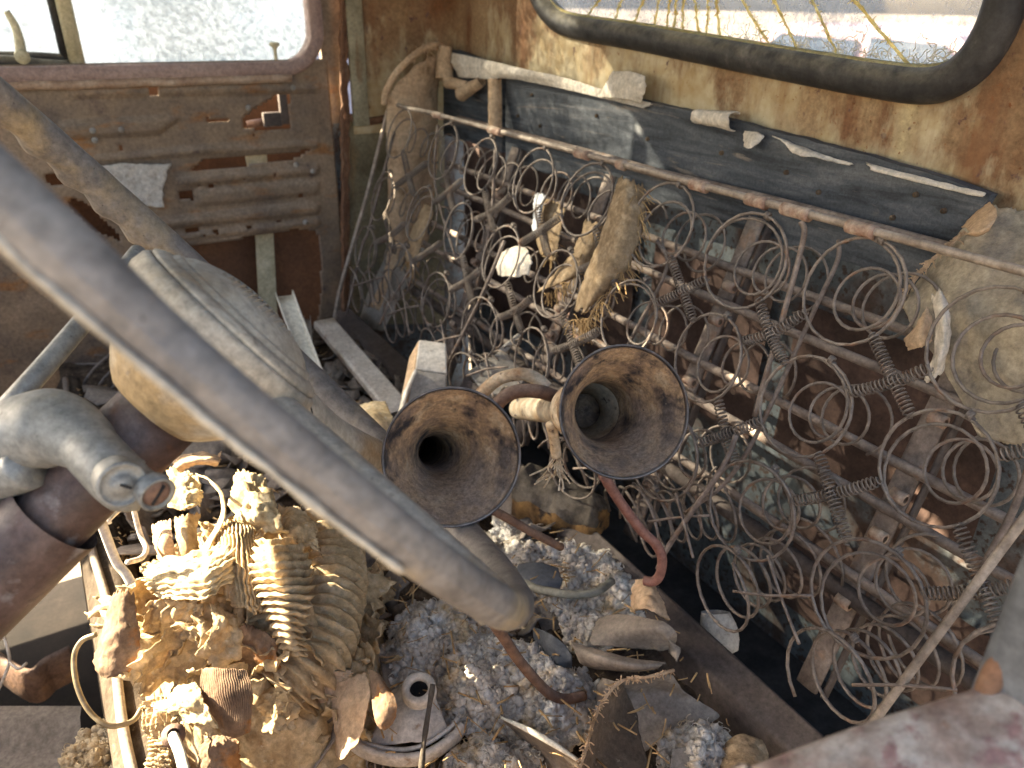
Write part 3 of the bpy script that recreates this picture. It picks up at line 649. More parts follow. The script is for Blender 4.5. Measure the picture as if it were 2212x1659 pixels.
zrod(-.4825, -.05, 1.30, .0085, 'bottom_rail', .11, 'beam')
for Y in (.055, .318, .585, .850, 1.10):
    P = []
    for k in range(14):
        d = .005+.40*k/13; P.append(bpt(Y-.012*k/13, d, LB+.010))
    o = MB().tube(P, .01, 12, flat=(.0035, .0115, NB)).build('strap', M['rod'], sb)
    MB().tube([p+NB*.006+Vc((0, -.016, 0)) for p in P], .004, 6, flat=(.006, .002, NB)).build('strap_edge', M['beam'], sb)
    m = MB()
    for d in (.085, .125, .20, .24, .31): m.lathe([(-.008, .0035), (-.008, .006), (.006, .006), (.006, .0035)], bpt(Y-.01, d, LB), (0, 1, 0), 12)
    m.build('rod_clips', M['clip'], sb)['kind'] = 'stuff'
# clips on the border wire
for Y, ln in ((1.17, .028), (.985, .034), (.775, .026), (.575, .022), (.498, .024), (.452, .030), (.385, .026), (.70, .012)):
    m = MB().tube([bpt(Y-ln/2+ln*k/6, .001) for k in range(7)], [.0058*(1+.12*NZ.noise(Vc((Y, k, 0)))) for k in range(7)], 12); m.build('clip', M['clip'], sb)
# ---- coil springs: one mesh, many objects
def coil_mesh(name, prof, turns, wr, n=22, sides=6):
    """helix along +Z; prof maps 0..1 to (radius, z)"""
    N = int(turns*n); P = []
    for k in range(N+1):
        t = k/N; r, z = prof(t); a = 2*math.pi*turns*t; P.append(Vc((r*math.cos(a), r*math.sin(a), z)))
    m = MB().tube(P, wr, sides); me = bpy.data.meshes.new(name); me.from_pydata(m.v, [], m.f); me.shade_smooth(); return me
def hour(t, L=.105):
    if t < .235: return .044, .0015*t/.235
    s = (t-.235)/.765
    return .0222+.0218*(1-s)**7+.012*s**3, .0015+(L-.0015)*s
springs = []
for k in range(3):
    sh = (.9, 1., 1.1)[k]
    me = coil_mesh('coil_spring', lambda t, sh=sh: (hour(t)[0], hour(t)[1]*sh), 4.25+.25*k, .00145, 22, 6); me.materials.append(M['spring']); springs.append(me)
me = coil_mesh('coil_spring', lambda t: (.044-.016*math.sin(math.pi*t)**.8, .095*t), 6.2, .0014, 22, 6); me.materials.append(M['spring']); springs.append(me)
knot = MB()
for k in range(3): knot.tube([Vc((.0035*math.cos(a), .0035*math.sin(a)*.8, .0015*k+.0004*a)) for a in [j*.7 for j in range(10)]], .0012, 5)
kme = bpy.data.meshes.new('wire_knot'); kme.from_pydata(knot.v, [], knot.f); kme.materials.append(M['spring']); kme.shade_smooth()
def frame(z, x):
    z = Vc(z).normalized(); x = Vc(x); x = (x-z*x.dot(z)).normalized(); y = z.cross(x)
    return Matrix(((x.x, y.x, z.x, 0), (x.y, y.y, z.y, 0), (x.z, y.z, z.z, 0), (0, 0, 0, 1)))
ROWD = (.052, .153, .258, .340); COLY = (.015, .130, .248, .366, .483, .604, .735, .863, .993, 1.128, 1.285)
cen = {}; ORI = {}
for i, d in enumerate(ROWD):
    for j, Y in enumerate(COLY):
        if (i, j) in ((3, 0), (3, 1)): continue
        tilt = (.04, .08, .35, .70)[i]
        ax = (NB+Vc((0, rnd.uniform(-.05, .05), 0))+DN*rnd.uniform(-.04, .04)).normalized()
        c = bpt(Y+rnd.uniform(-.006, .006), d+rnd.uniform(-.005, .005), rnd.uniform(-.002, .004))
        cen[i, j] = c; ORI[i, j] = ax
        a0 = rnd.uniform(0, 6.28); x = DN*math.cos(a0)+Vc((0, 1, 0))*math.sin(a0)
        s = springs[3] if i == 3 else rnd.choice(springs[:3]); sc = rnd.uniform(.94, 1.03)
        Mx = frame(ax, x) @ Matrix.Diagonal((sc, sc, rnd.uniform(.85, 1.12), 1)); lean = -DN*tilt+Vc((0, rnd.uniform(-.1, .1), 0))     # stacks lean up and back, rings stay in the frame's plane
        for q in range(3): Mx[q][2] += lean[q]
        share('coil_spring', s, Matrix.Translation(c) @ Mx, sb)
        kx = (Vc((0, 1, 0)).cross(ax)).normalized(); kp = c+(kx*-1 if kx.z < 0 else kx)*.044+Vc((0, -.008, 0))
        share('wire_knot', kme, Matrix.Translation(kp) @ frame((0, 1, .3), ax), sb)
def link(P0, P1, r=.0048, turns=None):
    Ln = (P1-P0).length; turns = turns or Ln/.0036
    return P0, P1, Ln
lme = coil_mesh('link_spring', lambda t: (.0046, t), 19, .00068/1, 11, 4); 
LME = {}
def put_link(P0, P1, sag=.004):
    """close wound helical link between two rings, slightly sagging"""
    N = int((P1-P0).length/.0034); ax = (P1-P0).normalized(); u = NB; v = ax.cross(u).normalized(); u = v.cross(ax)
    key = None; P = []; tot = N*11
    for k in range(tot+1):
        t = k/tot; e = min(1, min(t, 1-t)*14); a = 2*math.pi*N*t; r = .0047*(.45+.55*e)
        P.append(P0.lerp(P1, t)+Vc((0, 0, -sag*math.sin(math.pi*t)))+u*r*math.cos(a)+v*r*math.sin(a))
    MB().tube(P, .00075, 4).build('link_spring', M['spring'], sb, fix=False)
for i in range(2):
    for j in range(len(COLY)-1):
        for a, b in (((i, j), (i+1, j+1)), ((i, j+1), (i+1, j))):
            if a in cen and b in cen:
                if rnd.random() < .04: continue
                d = (cen[b]-cen[a]).normalized(); put_link(cen[a]+d*.0415, cen[b]-d*.0415, rnd.uniform(0, .006))
for j in range(len(COLY)-1):        # straight wire ties in the lowest row
    for a, b in (((2, j), (3, j+1)), ((2, j+1), (3, j))):
        if a in cen and b in cen:
            d = (cen[b]-cen[a]).normalized(); A, B = cen[a]+d*.042-NB*.002, cen[b]-d*.030-NB*.012
            MB().tube(crv([A, A.lerp(B, .5)+Vc((0, 0, rnd.uniform(-.004, .004))), B], 4), .0014, 6).build('wire_tie', M['rod'], sb)
# loose stay wires seen crossing the springs
for pl, L0, L1, r in ((((1730, 478), (1738, 500), (1727, 553), (1690, 690), (1657, 802), (1630, 900)), .0, .02, .0026), (((1812, 520), (1809, 563), (1765, 657), (1600, 1000), (1479, 1110)), .05, .02, .0022),
      (((2260, 1060), (2212, 1122), (2050, 1340), (1893, 1552), (1840, 1630)), -.004, -.004, .0034), (((1590, 940), (1560, 1010), (1450, 1170), (1420, 1230)), .0, -.01, .0026),
      (((1420, 520), (1440, 580), (1370, 720), (1300, 860)), .03, .03, .0022), (((1070, 320), (1060, 480), (1030, 620)), .02, .04, .0025), (((945, 270), (940, 400), (985, 560)), .02, .03, .002),
      (((820, 700), (850, 640), (900, 560)), .0, .02, .0018), (((1090, 520), (1040, 640), (965, 790)), .0, .0, .0025), (((2240, 960), (2190, 1100), (2120, 1230)), .05, .06, .0028)):
    n = len(pl); P = [onB(x, y, L0+(L1-L0)*k/(n-1)) for k, (x, y) in enumerate(pl)]
    MB().tube(crv(P, 5), r, 7).build('stay_wire', M['rail'] if r > .003 else M['rod'], sb)

# ------------------------------------------------------------------ seat base: channel, end board, dark well
base = thing('seat_platform', (.3, .6, -.62), 'dusty brown steel channel along the rear of the seat base', 'seat base')
BZ = -.55
b0, b1 = onZ(1420, 1265, BZ), onZ(1780, 1590, BZ)
dr = (b1-b0).normalized(); sd = Vc((dr.y, -dr.x, 0)); sd = sd if sd.x < 0 else -sd
A, B = b0-dr*.95, b1+dr*.02
def strip(prof, name, m, A=A, B=B, par=base):
    P = []
    for k in range(40):
        p = A.lerp(B, k/39); P.append([p+sd*s+Vc((0, 0, z)) for s, z in prof])
    return MB().grid(P).build(name, m, par)
strip([(0, -.10), (0, -.002), (.001, .001), (.004, .002), (.006, .0), (.007, -.002), (.030, -.003), (.034, -.006), (.036, -.05)], 'channel', M['beam'])
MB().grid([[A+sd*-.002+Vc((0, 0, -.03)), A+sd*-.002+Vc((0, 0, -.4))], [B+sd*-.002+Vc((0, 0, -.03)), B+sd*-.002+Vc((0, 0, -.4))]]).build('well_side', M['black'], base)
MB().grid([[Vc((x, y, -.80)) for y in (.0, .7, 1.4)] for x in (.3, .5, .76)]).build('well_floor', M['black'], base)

# ------------------------------------------------------------------ steering wheel
WC = Vc((.063, .424, -.151)); WN = Vc((.801, .026, .599)).normalized()
wu = WN.cross(Vc((0, 1, 0))).normalized(); wv = WN.cross(wu)
sw = thing('steering_wheel', WC, 'dusty grey brown steering wheel with a cream ribbed hub', 'steering wheel')
WR = .230
def wp(a, r=WR, h=0): return WC+(wu*math.cos(a)+wv*math.sin(a))*r+WN*h
n = 220; P = []
for k in range(n):
    a = 2*math.pi*k/n; c = wp(a); rad = (wu*math.cos(a)+wv*math.sin(a)); ring = []
    for q in range(16):
        t = 2*math.pi*q/16; pxx = proj(c)[0]; rr = .0108+.0030*max(-1, min(1, (c.dot(F)-.40)/.2)) if c.dot(F) > .40 else .0086+.0022*smooth(.26, .40, c.dot(F))+.0016*smooth(450, 50, pxx)
        cr_, sr_ = math.cos(t), math.sin(t)
        g = .0022*math.sin(a*46)*max(0, -sr_)*max(0, min(1, (c.dot(F)-.40)/.05)) + .0004*NZ.noise(c*60+Vc((q, 0, 0)))        # finger grips on the underside
        ring.append(c+rad*cr_*(rr-.001)+WN*sr_*(rr+g))
    P.append(ring+[ring[0]])
MB().grid(P, True).build('rim', M['rim'], sw)
P = []
for k in range(46):
    a = 2*math.pi*(.128+.135*k/45); c = wp(a); rad = wu*math.cos(a)+wv*math.sin(a); d_ = (-WN*.80+rad*.62+Vc((0, -.25, 0))).normalized()
    P.append(c+d_*.0096+WN*.0007*NZ.noise(Vc((k*.4, 3, 0))))
MB().tube(P, [.0013*(1+.9*NZ.noise(Vc((k*.33, 0, 0)))) for k in range(46)], 6).build('moulding_ridge', M['hub'], sw)
HC = onD(512, 703, .43); HN = WN
prof = [(-.064, .001), (-.064, .026), (-.060, .031), (-.050, .040), (-.036, .051), (-.022, .0585), (-.011, .0612), (-.004, .0605), (-.0015, .0588), (-.0015, .0575)]
MB().lathe(prof, HC, HN, 72).build('hub', M['hub'], sw)
prof = [(-.0015, .0570), (-.0002, .0576), (.0012, .0572), (.0032, .0540), (.0046, .0505), (.0040, .0496), (.0044, .0488), (.0060, .0480), (.0072, .0468), (.0078, .0452), (.0074, .0447), (.0080, .0440), (.0112, .0400), (.0145, .0330), (.0170, .0240), (.0186, .0130), (.0190, .0005)]
hb = MB().lathe(prof, HC, HN, 72).build('horn_button', M['hub'], sw)
hu = HN.cross(Vc((0, 1, 0))).normalized(); hv = HN.cross(hu); m = MB()
for k in range(-9, 10):          # herringbone ribs across the button
    for s in (-1, 1):
        Q = []
        for q in range(7):
            x = s*.036*q/6; y = k*.0042+abs(x)*.55; r = math.hypot(x, y)
            if r > .041: continue
            h = .0197-.0118*(r/.044)**2.3; h = max(h, .0078); Q.append(HC+hu*y+hv*x+HN*h)
        if len(Q) > 2: m.tube(Q, .0009, 4)
m.build('button_rib', M['hub'], hb)['kind'] = 'stuff'
def spoke(px_pts, w0, w1):
    P = crv(px_pts, 8); n = len(P); m = MB()
    m.tube(P, [w0+(w1-w0)*k/(n-1) for k in range(n)], 14); return m.build('spoke', M['hub'], sw)
spoke([onD(520, 775, .44), onD(560, 812, .45), onD(620, 880, .47), onD(690, 938, .505), onD(770, 977, .56), onD(835, 998, .60)], .0215, .0140)
spoke([HC-HN*.03, wp(2.2, .10, -.014), wp(2.15, .225, -.003)], .018, .011)
m = MB()       # cracks in the plastic: thin dark raised seams
for pl in (((668, 868, .452), (676, 905, .449), (668, 960, .452)),):
    m.tube(crv([onD(*p) for p in pl], 5), .0004, 4)
m.build('crack_seam', M['black'], sw)

# ------------------------------------------------------------------ steering column
CC = onD(492, 750, .435); cd = -WN
col = thing('steering_column', CC+cd*.2, 'dark maroon steering column below the wheel with cast shift bracket', 'steering column')
MB().lathe([(.045, .001), (.045, .0235), (.092, .0235)], CC, cd, 48).build('upper_sleeve', M['column'], col)
MB().lathe([(.092, .021), (.135, .021)], CC, cd, 48).build('inner_tube', M['column'], col)
MB().lathe([(.128, .0265), (.16, .0265), (.7, .0265)], CC, cd, 48).build('outer_tube', M['column'], col)
# ------------------------------------------------------------------ shift bracket on the column
P = crv([onD(40, 935, .405), onD(120, 925, .402), onD(175, 950, .396), onD(215, 990, .388), onD(268, 1043, .382), onD(318, 1062, .386)], 6); n = len(P)
rad = [.0195, .0210, .0175, .0140, .0138, .0140, .0100]
def lerpl(L, t):
    t = t*(len(L)-1); i = min(int(t), len(L)-2); return L[i]+(L[i+1]-L[i])*(t-i)
m = MB().tube(P, [lerpl(rad, k/(n-1)) for k in range(n)], 20)
sh_ = m.build('shift_bracket', M['alu'], col)
P = crv([onD(-60, 1040, .405), onD(15, 1024, .402), onD(62, 1006, .398)], 5); MB().tube(P, .0125, 16).build('bracket_base', M['alu'], col)
P = crv([onD(-20, 915, .44), onD(55, 838, .44), onD(165, 712, .47), onD(240, 620, .50), onD(300, 545, .53)], 6)
MB().tube(P, .0062, 12).build('shift_lever', M['alu'], col)
c = onD(263, 1046, .366); ax = (-ray(263, 1046).normalized()*.8+R*.25-U*.3).normalized()
m = MB().lathe([(-.012, .0108), (.0, .0115), (.0015, .0112), (.002, .0100), (.0012, .0095), (.0012, .0052), (.0018, .005), (.0018, .0003)], c, ax, 36)
m.build('lock_cylinder', M['alu'], col)
MB().box(c+ax*.0022, .0042, .0006, .0006, X=(R*.95-U*.3), Y=ax).build('key_slot', M['black'], col)
c = onD(338, 1066, .372); ax = (-ray(338, 1066).normalized()*.6+R*.5-U*.5).normalized()
MB().lathe([(-.006, .0085), (.0015, .009), (.002, .0078), (.0, .0070), (-.001, .0003)], c, ax, 28).build('screw_cup', M['alu'], col)
MB().lathe([(-.001, .0070), (.0006, .0066), (.0012, .0045), (.0014, .0003)], c, ax, 24).build('screw', M['brownrod'], col)
MB().box(c+ax*.0015, .0055, .0009, .0005, X=(R*.5+U*.8), Y=ax).build('screw_slot', M['black'], col)

# ------------------------------------------------------------------ air horns
def horn(px, py, D, off, rb, prof_in, tail_r, tail_len, label):
    c = onD(px, py, D); t = (ray(px, py).normalized()+R*off[0]+U*off[1]).normalized()
    th = thing('air_horn', c, label, 'air horn', 'pair of rusty air horns')
    s_end = prof_in[-1][0]
    inner = [(s*1., r) for s, r in prof_in]
    MB().lathe(inner, c, t, 72).build('bell_inside', M['horn_in'], th)
    MB().lathe([(s_end-.004, inner[-1][1]), (s_end-.002, inner[-1][1]*.8), (s_end-.003, inner[-1][1]*.45), (s_end-.001, .0004)], c, t, 40).build('throat_dirt', M['horn_in'], th)
    lip = [(inner[0][0]+.0005, inner[0][1]+.0004), (-.0004, rb-.0010), (-.0010, rb-.0002), (-.0006, rb+.0008), (.0008, rb+.0010), (.003, rb+.0004), (.004, rb-.001)]
    MB().lathe(lip, c, t, 72).build('bell_lip', M['horn_rim'], th)
    o_ = [(.004, rb-.001)]+[(s+.001, r+.0018) for s, r in inner[2:] if r+.0018 > tail_r]+[(max(.09, s_end*.8), tail_r), (.16, tail_r*.96), (tail_len, tail_r*.9), (tail_len+.004, tail_r*.7), (tail_len+.004, .0005)]
    o_.sort(); MB().lathe(o_, c, t, 48).build('trumpet_tube', M['horn_out'], th)
    return th, c, t
prof1 = [(.0012, .0488), (.004, .0468), (.010, .0425), (.018, .0365), (.028, .0300), (.040, .0240), (.054, .0190), (.070, .0155), (.09, .0132), (.14, .0125), (.26, .012)]
h1, c1, t1 = horn(978, 987, .525, (-.17, .05), .0472, [(a_, b_*.94) for a_, b_ in prof1], .0140, .34, 'larger rusty air horn facing out beside the wheel spoke')
prof2 = [(.0012, .0502), (.004, .0482), (.009, .0448), (.017, .0395), (.027, .0342), (.038, .0296), (.047, .0270), (.052, .0262), (.064, .0256), (.080, .0250), (.12, .0240), (.14, .0235)]
h2, c2, t2 = horn(1350, 890, .58, (-.33, .01), .0503, [(a_, b_*.97) for a_, b_ in prof2], .0150, .41, 'smaller rusty air horn with wide throat and pale tube')
# rods that carried the horns
def rodthing(name, pts, r, m, label, cat, group=None, sides=10, per=6):
    return tag(MB().tube(crv(pts, per), r, sides).build(name, m), label, cat, group)
P = [onD(1302, 1025, .635), onD(1340, 1085, .65), onD(1385, 1145, .665), onD(1416, 1175, .672), onD(1430, 1205, .675), onD(1426, 1240, .68), onD(1412, 1256, .685), onD(1392, 1254, .69)]
MB().tube(crv(P, 5), .0044, 10).build('mounting_rod', M['redrod'], h2)
P = [onD(1010, 1075, .64), onD(1080, 1110, .68), onD(1150, 1150, .71), onD(1212, 1182, .74)]
MB().tube(crv(P, 5), .0040, 10).build('mounting_rod', M['brownrod'], h1)
rodthing('bent_rod', [onD(1040, 1310, .56), onD(1090, 1380, .60), onD(1120, 1425, .62), onD(1165, 1478, .64), onD(1195, 1503, .65), onD(1225, 1510, .66), onD(1262, 1502, .67)], .0045, M['brownrod'], 'brown rusty rod with bent end lying on the cotton stuffing', 'rod')
P = [onD(1020, 875, .80), onD(1045, 845, .80), onD(1080, 818, .79), onD(1125, 808, .78), onD(1158, 818, .78), onD(1182, 838, .78)]
MB().tube(crv(P, 5), .0068, 10).build('cloth_hose', M['horn_out'], h1)
P = [onD(1060, 895, .77), onD(1085, 862, .76), onD(1120, 845, .76), onD(1165, 846, .76), onD(1198, 856, .77)]
MB().tube(crv(P, 5), .0070, 10).build('air_pipe', M['brownrod'], h2)
m = MB().tube(crv([onD(1190, 915, .72), onD(1197, 950, .73), onD(1202, 985, .74)], 5), .0052, 10)
m.build('cloth_hose', M['horn_out'], h2)
m = MB()
for k in range(26):
    q = onD(1203+rnd.uniform(-10, 10), 985+rnd.uniform(0, 30), .74); d = Vc((rnd.gauss(0, .5), rnd.gauss(0, .5), -1)).normalized()
    m.tube(crv([q, q+d*.012, q+d*.02+Vc((rnd.gauss(0, .006), rnd.gauss(0, .006), 0))], 3), .0009, 4)
m.build('frayed_end', M['horn_out'], h2)['kind'] = 'stuff'

# ------------------------------------------------------------------ seat cushion: rotten base and its edge
def g(x, y, z): return onZ(x, y, z)
mb = MB(); st = .006; idx = {}; nx, ny = int(.50/st), int(1.28/st)
for i in range(nx+1):
    for j in range(ny+1):
        x, y = -.04+i*st, .14+j*st
        h = -.592+.016*fbm(Vc((x*9, y*9, 1)))+.006*fbm(Vc((x*40, y*40, 2)))+.02*smooth(.9, 1.3, y)
        edge = A.x+(B.x-A.x)*(y-A.y)/(B.y-A.y)-.03
        x2 = min(x, edge)
        idx[i, j] = len(mb.v); mb.v.append(Vc((x2, y, h)))
for i in range(nx):
    for j in range(ny): mb.f.append((idx[i, j], idx[i+1, j], idx[i+1, j+1], idx[i, j+1]))
tag(mb.build('cushion_dirt', M['dirt']), 'dark dirt and chaff over the rotten seat cushion', None, kind='stuff')
# front edge of the cushion: padded vinyl edge on a board
ed = thing('cushion_edge', (-.06, .7, -.72), 'dusty vinyl covered front edge of the seat cushion', 'cushion edge')
P = []
for k in range(44):
    y = .15+1.2*k/43; n_ = .004*NZ.noise(Vc((y*7, 0, 3)))
    P.append([Vc((-.002+n_, y, -.586)), Vc((-.012+n_, y, -.566)), Vc((-.024+n_, y, -.558)), Vc((-.040+n_, y, -.562)), Vc((-.052, y, -.58)), Vc((-.058, y, -.62)), Vc((-.058, y, -.80))])
MB().grid(P).build('edge_roll', M['edge'], ed)
pp_ = [Vc((-.036+.003*math.sin(y*20), y, -.555)) for y in [.15+.02*k for k in range(60)]]
MB().tube(pp_, .0045, 8).build('piping', M['vinyl'], ed)
m = MB()
for k in range(160):
    y = rnd.uniform(.3, 1.3); q = Vc((-.012+rnd.gauss(0, .004), y, -.562)); m.tube([q, q+Vc((rnd.gauss(0, .004), rnd.gauss(0, .006), rnd.uniform(0, .005)))], .0007, 4)
m.build('torn_fibres', M['straw'], ed)['kind'] = 'stuff'
# footwell beyond the edge
fw = thing('wooden_hoop', (-.2, .7, -.95), 'curved brown wooden hoop lying in the dark footwell', 'hoop')
P = crv([onZ(-60, 1395, -.80)+Vc((0, 0, .0)), onZ(60, 1480, -.80), onZ(110, 1455, -.80), onZ(160, 1430, -.80)], 6)
MB().tube(P, .01, 8, flat=(.030, .006, (0, 0, 1))).build('hoop_band', M['brownrod'], fw)
tag(MB().grid([[onZ(x, y, -.70-.004*k)+Vc((0, 0, .008*math.sin(k*2))) for k, y in enumerate((1525, 1560, 1610, 1680, 1750))] for x in (-120, -20, 60, 130, 176)]).build('vinyl_sheet', M['vinyl']), 'dusty grey vinyl panel at the bottom left beside the cushion edge', 'panel')
sheet_p = [((8, 1355, -.62), (14, 1395, -.64), (22, 1432, -.66), (8, 1460, -.67)), ]
tag(MB().tube(crv([onZ(0, 1350, -.62), onZ(16, 1400, -.63), onZ(20, 1430, -.64), onZ(8, 1465, -.65), onZ(-4, 1490, -.66)], 4), .0018, 6).tube(crv([onZ(20, 1430, -.64), onZ(40, 1445, -.64), onZ(58, 1432, -.64)], 4), .0016, 6).build('dry_root', M['whitemetal']), 'thin pale dried root hanging in the footwell', 'root')

# ------------------------------------------------------------------ cotton stuffing
_b = bmesh.new(); bmesh.ops.create_icosphere(_b, subdivisions=2, radius=1); ICO = ([v.co.copy() for v in _b.verts], [[v.index for v in f.verts] for f in _b.faces]); _b.free()
def cotton(name, poly, z0, hgt, ncurl, mt, label, seed):
    W_ = [g(x, y, z0) for x, y in poly]; pl = [(p.x, p.y) for p in W_]
    x0, x1 = min(p[0] for p in pl), max(p[0] for p in pl); y0, y1 = min(p[1] for p in pl), max(p[1] for p in pl)
    st = .0032; nx, ny = int((x1-x0)/st)+1, int((y1-y0)/st)+1
    mb = MB(); idx = {}; Hs = {}
    for i in range(nx+1):
        for j in range(ny+1):
            x, y = x0+i*st, y0+j*st; w_ = .012*NZ.noise(Vc((x*45, y*45, seed)))
            ins = inpoly(x+w_, y+w_, pl); d = pd(x, y, pl)
            if not ins: 
                if d > .004: continue
                d = 0
            e = smooth(0, .03, d)
            p = Vc((x, y, seed)); v1 = NZ.voronoi(p*60)[0][0]; v2 = NZ.voronoi(p*150+Vc((3, 1, 0)))[0][0]
            h = hgt*e*(.6+.45*NZ.noise(p*18))+.011*(1-v1*1.6)*(.4+.6*e)+.005*(1-v2*1.4)+.002*fbm(p*200, 3)
            idx[i, j] = len(mb.v); mb.v.append(Vc((x+.002*NZ.noise(p*120), y+.002*NZ.noise(p*120+Vc((9, 0, 0))), z0-.012+h))); Hs[i, j] = h
    for (i, j) in list(idx):
        if all(k in idx for k in ((i+1, j), (i+1, j+1), (i, j+1))): mb.f.append((idx[i, j], idx[i+1, j], idx[i+1, j+1], idx[i, j+1]))
    ks = list(idx.values())
    base_v = list(mb.v)
    for c in range(int(ncurl*1.1)):          # popcorn clumps
        q = base_v[rnd.choice(ks)]; r = rnd.choice((.0022, .003, .0042, .0055))*rnd.uniform(.7, 1.2); b0_ = len(mb.v)
        for iv in ICO[0]:
            n_ = Vc(iv); mb.v.append(q+n_*r*(.75+.55*NZ.noise(n_*1.7+q*400)))
        mb.f += [tuple(b0_+k for k in f_) for f_ in ICO[1]]
    for c in range(ncurl//5):
        q = base_v[rnd.choice(ks)]+Vc((rnd.gauss(0, .002), rnd.gauss(0, .002), rnd.uniform(-.001, .003)))
        u = Vc((rnd.gauss(0, 1), rnd.gauss(0, 1), rnd.gauss(0, .5))).normalized(); v = u.cross(Vc((rnd.gauss(0, 1), rnd.gauss(0, 1), rnd.gauss(0, 1)))).normalized()
        r = rnd.uniform(.0016, .0048); a0 = rnd.uniform(0, 6); tr = rnd.uniform(2, 6.5); n = 6
        mb.tube([q+u*r*math.cos(a0+tr*k/n)+v*r*math.sin(a0+tr*k/n)+Vc((0, 0, r*.6*k/n)) for k in range(n+1)], rnd.uniform(.0003, .0007), 3, cap=False)
    o = mb.build(name, mt, fix=False); return tag(o, label, None, kind='stuff')
cotton('cotton_stuffing', [(850, 1345), (900, 1290), (985, 1300), (1080, 1375), (1170, 1385), (1230, 1440), (1300, 1475), (1290, 1560), (1200, 1610), (1060, 1575), (960, 1540), (925, 1470), (830, 1450), (822, 1400)], -.55, .038, 4200, M['cotton'], 'grey white cotton stuffing heaped below the steering wheel', 1.)
cotton('cotton_stuffing', [(1075, 1105), (1110, 1125), (1150, 1165), (1225, 1165), (1320, 1185), (1370, 1230), (1425, 1285), (1400, 1340), (1330, 1350), (1290, 1395), (1235, 1385), (1215, 1310), (1195, 1285), (1090, 1230), (1070, 1180)], -.555, .030, 3000, M['cotton'], 'grey white cotton stuffing beside the seat base channel', 5.)
cotton('cotton_stuffing', [(960, 1690), (985, 1610), (1060, 1572), (1130, 1600), (1175, 1650), (1180, 1720), (1050, 1740)], -.55, .03, 2200, M['cotton'], 'small cotton heap at the bottom edge below the curved pale strip', 9.)
cotton('cotton_stuffing', [(1440, 1590), (1490, 1555), (1560, 1560), (1580, 1610), (1600, 1690), (1500, 1730), (1440, 1690)], -.55, .022, 1800, M['cotton'], 'cotton tuft beside the burlap piece at the channel', 12.)
cotton('cotton_stuffing', [(140, 1620), (180, 1575), (225, 1560), (262, 1600), (270, 1690), (190, 1720), (140, 1690)], -.60, .02, 900, M['cotton_tan'], 'small tan cotton tuft by the cushion edge at bottom left', 15.)
# ------------------------------------------------------------------ lining and cloth along the back wall
def wl(rows, X): return [[onX(x, y, X-d) for x, y, d in r] for r in rows]
def scr(name, rows, m, label, cat, group=None, **kw): return tag(sheet(name, rows, M[m], **kw), label, cat, group)
scr('lining_scrap', wl([[(972, 112, .02), (1040, 126, .022), (1140, 150, .02), (1215, 166, .012), (1310, 195, .006), (1420, 226, .004)], [(968, 130, .022), (1040, 150, .026), (1120, 160, .024), (1205, 176, .014), (1305, 205, .008), (1415, 231, .006)], [(985, 168, .016), (1050, 172, .024), (1100, 170, .018), (1190, 187, .012), (1300, 212, .010), (1400, 236, .010)]], .690), 'board_pale', 'long pale strip of torn lining between wall and black board', 'lining scrap', nu=16, nv=60, rag=.03, rs=14, nz=.001, ns=50)
scr('lining_scrap', wl([[(1322, 150, .002), (1360, 152, .012), (1396, 164, .014)], [(1305, 182, .010), (1352, 185, .022), (1397, 192, .022)], [(1288, 212, .012), (1345, 216, .020), (1388, 226, .016)]], .690), 'board_pale', 'squarish pale lining flap folded up against the ochre wall', 'lining scrap', rag=.06)
def roll(name, a, b, r0, r1, m, label, cat, turns=1.3, nrm=None, thick=.001):
    """a scrap curled into a loose tube from a to b"""
    ax = (b-a).normalized(); u = ax.cross(Vc((1, 0, .3))).normalized(); v = ax.cross(u); rows = []
    for k in range(8):
        t = k/7; c = a.lerp(b, t); r = r0+(r1-r0)*t
        rows.append([c+(u*math.cos(q)+v*math.sin(q))*r*(1+.12*q/6) for q in [turns*2*math.pi*j/11-1.2 for j in range(12)]])
    return tag(sheet(name, rows, M[m], nu=22, nv=40, rag=.06, rs=5, nz=.0008, thick=thick), label, cat)
q = lambda x, y, d: onX(x, y, .690-d)
roll('lining_curl', q(1042, 174, .02), q(992, 206, .03), .007, .011, 'fabric', 'short curled strip of tan lining pointing down left over the black board', 'lining curl')
roll('lining_curl', q(1068, 168, .018), q(1070, 285, .035), .010, .010, 'fabric', 'long tan lining curl hanging down onto the seat frame rail', 'lining curl', 1.1)
roll('lining_curl', q(962, 100, .02), q(960, 175, .03), .012, .016, 'fabric', 'ragged brown lining curl at the top corner of the black board', 'lining curl', .8)
roll('lining_curl', q(1012, 186, .02), q(965, 178, .03), .006, .010, 'fabric', 'small tan curl beside the corner of the black board', 'lining curl', .9)
roll('lining_curl', q(1500, 250, .006), q(1592, 262, .012), .007, .010, 'board_pale', 'grey lining edge rolled over the top of the black board', 'lining curl', .7)
scr('lining_scrap', wl([[(1606, 280, .004), (1640, 284, .008), (1652, 296, .006)], [(1602, 300, .012), (1628, 306, .018), (1646, 304, .012)], [(1606, 318, .016), (1620, 322, .020), (1640, 308, .014)]], .690), 'board_pale', 'small leaf shaped lining tab hanging over the board edge', 'lining scrap', nu=14, nv=14, rag=.08)
scr('lining_scrap', wl([[(1660, 292, .004), (1720, 312, .006), (1800, 340, .004), (1850, 354, .003)], [(1690, 308, .010), (1730, 322, .012), (1790, 344, .007), (1845, 356, .004)], [(1708, 330, .014), (1735, 340, .016), (1768, 340, .010), (1840, 359, .005)]], .690), 'board_pale', 'pointed torn lining tab right of the small leaf shaped one', 'lining scrap', nu=14, nv=30, rag=.06)
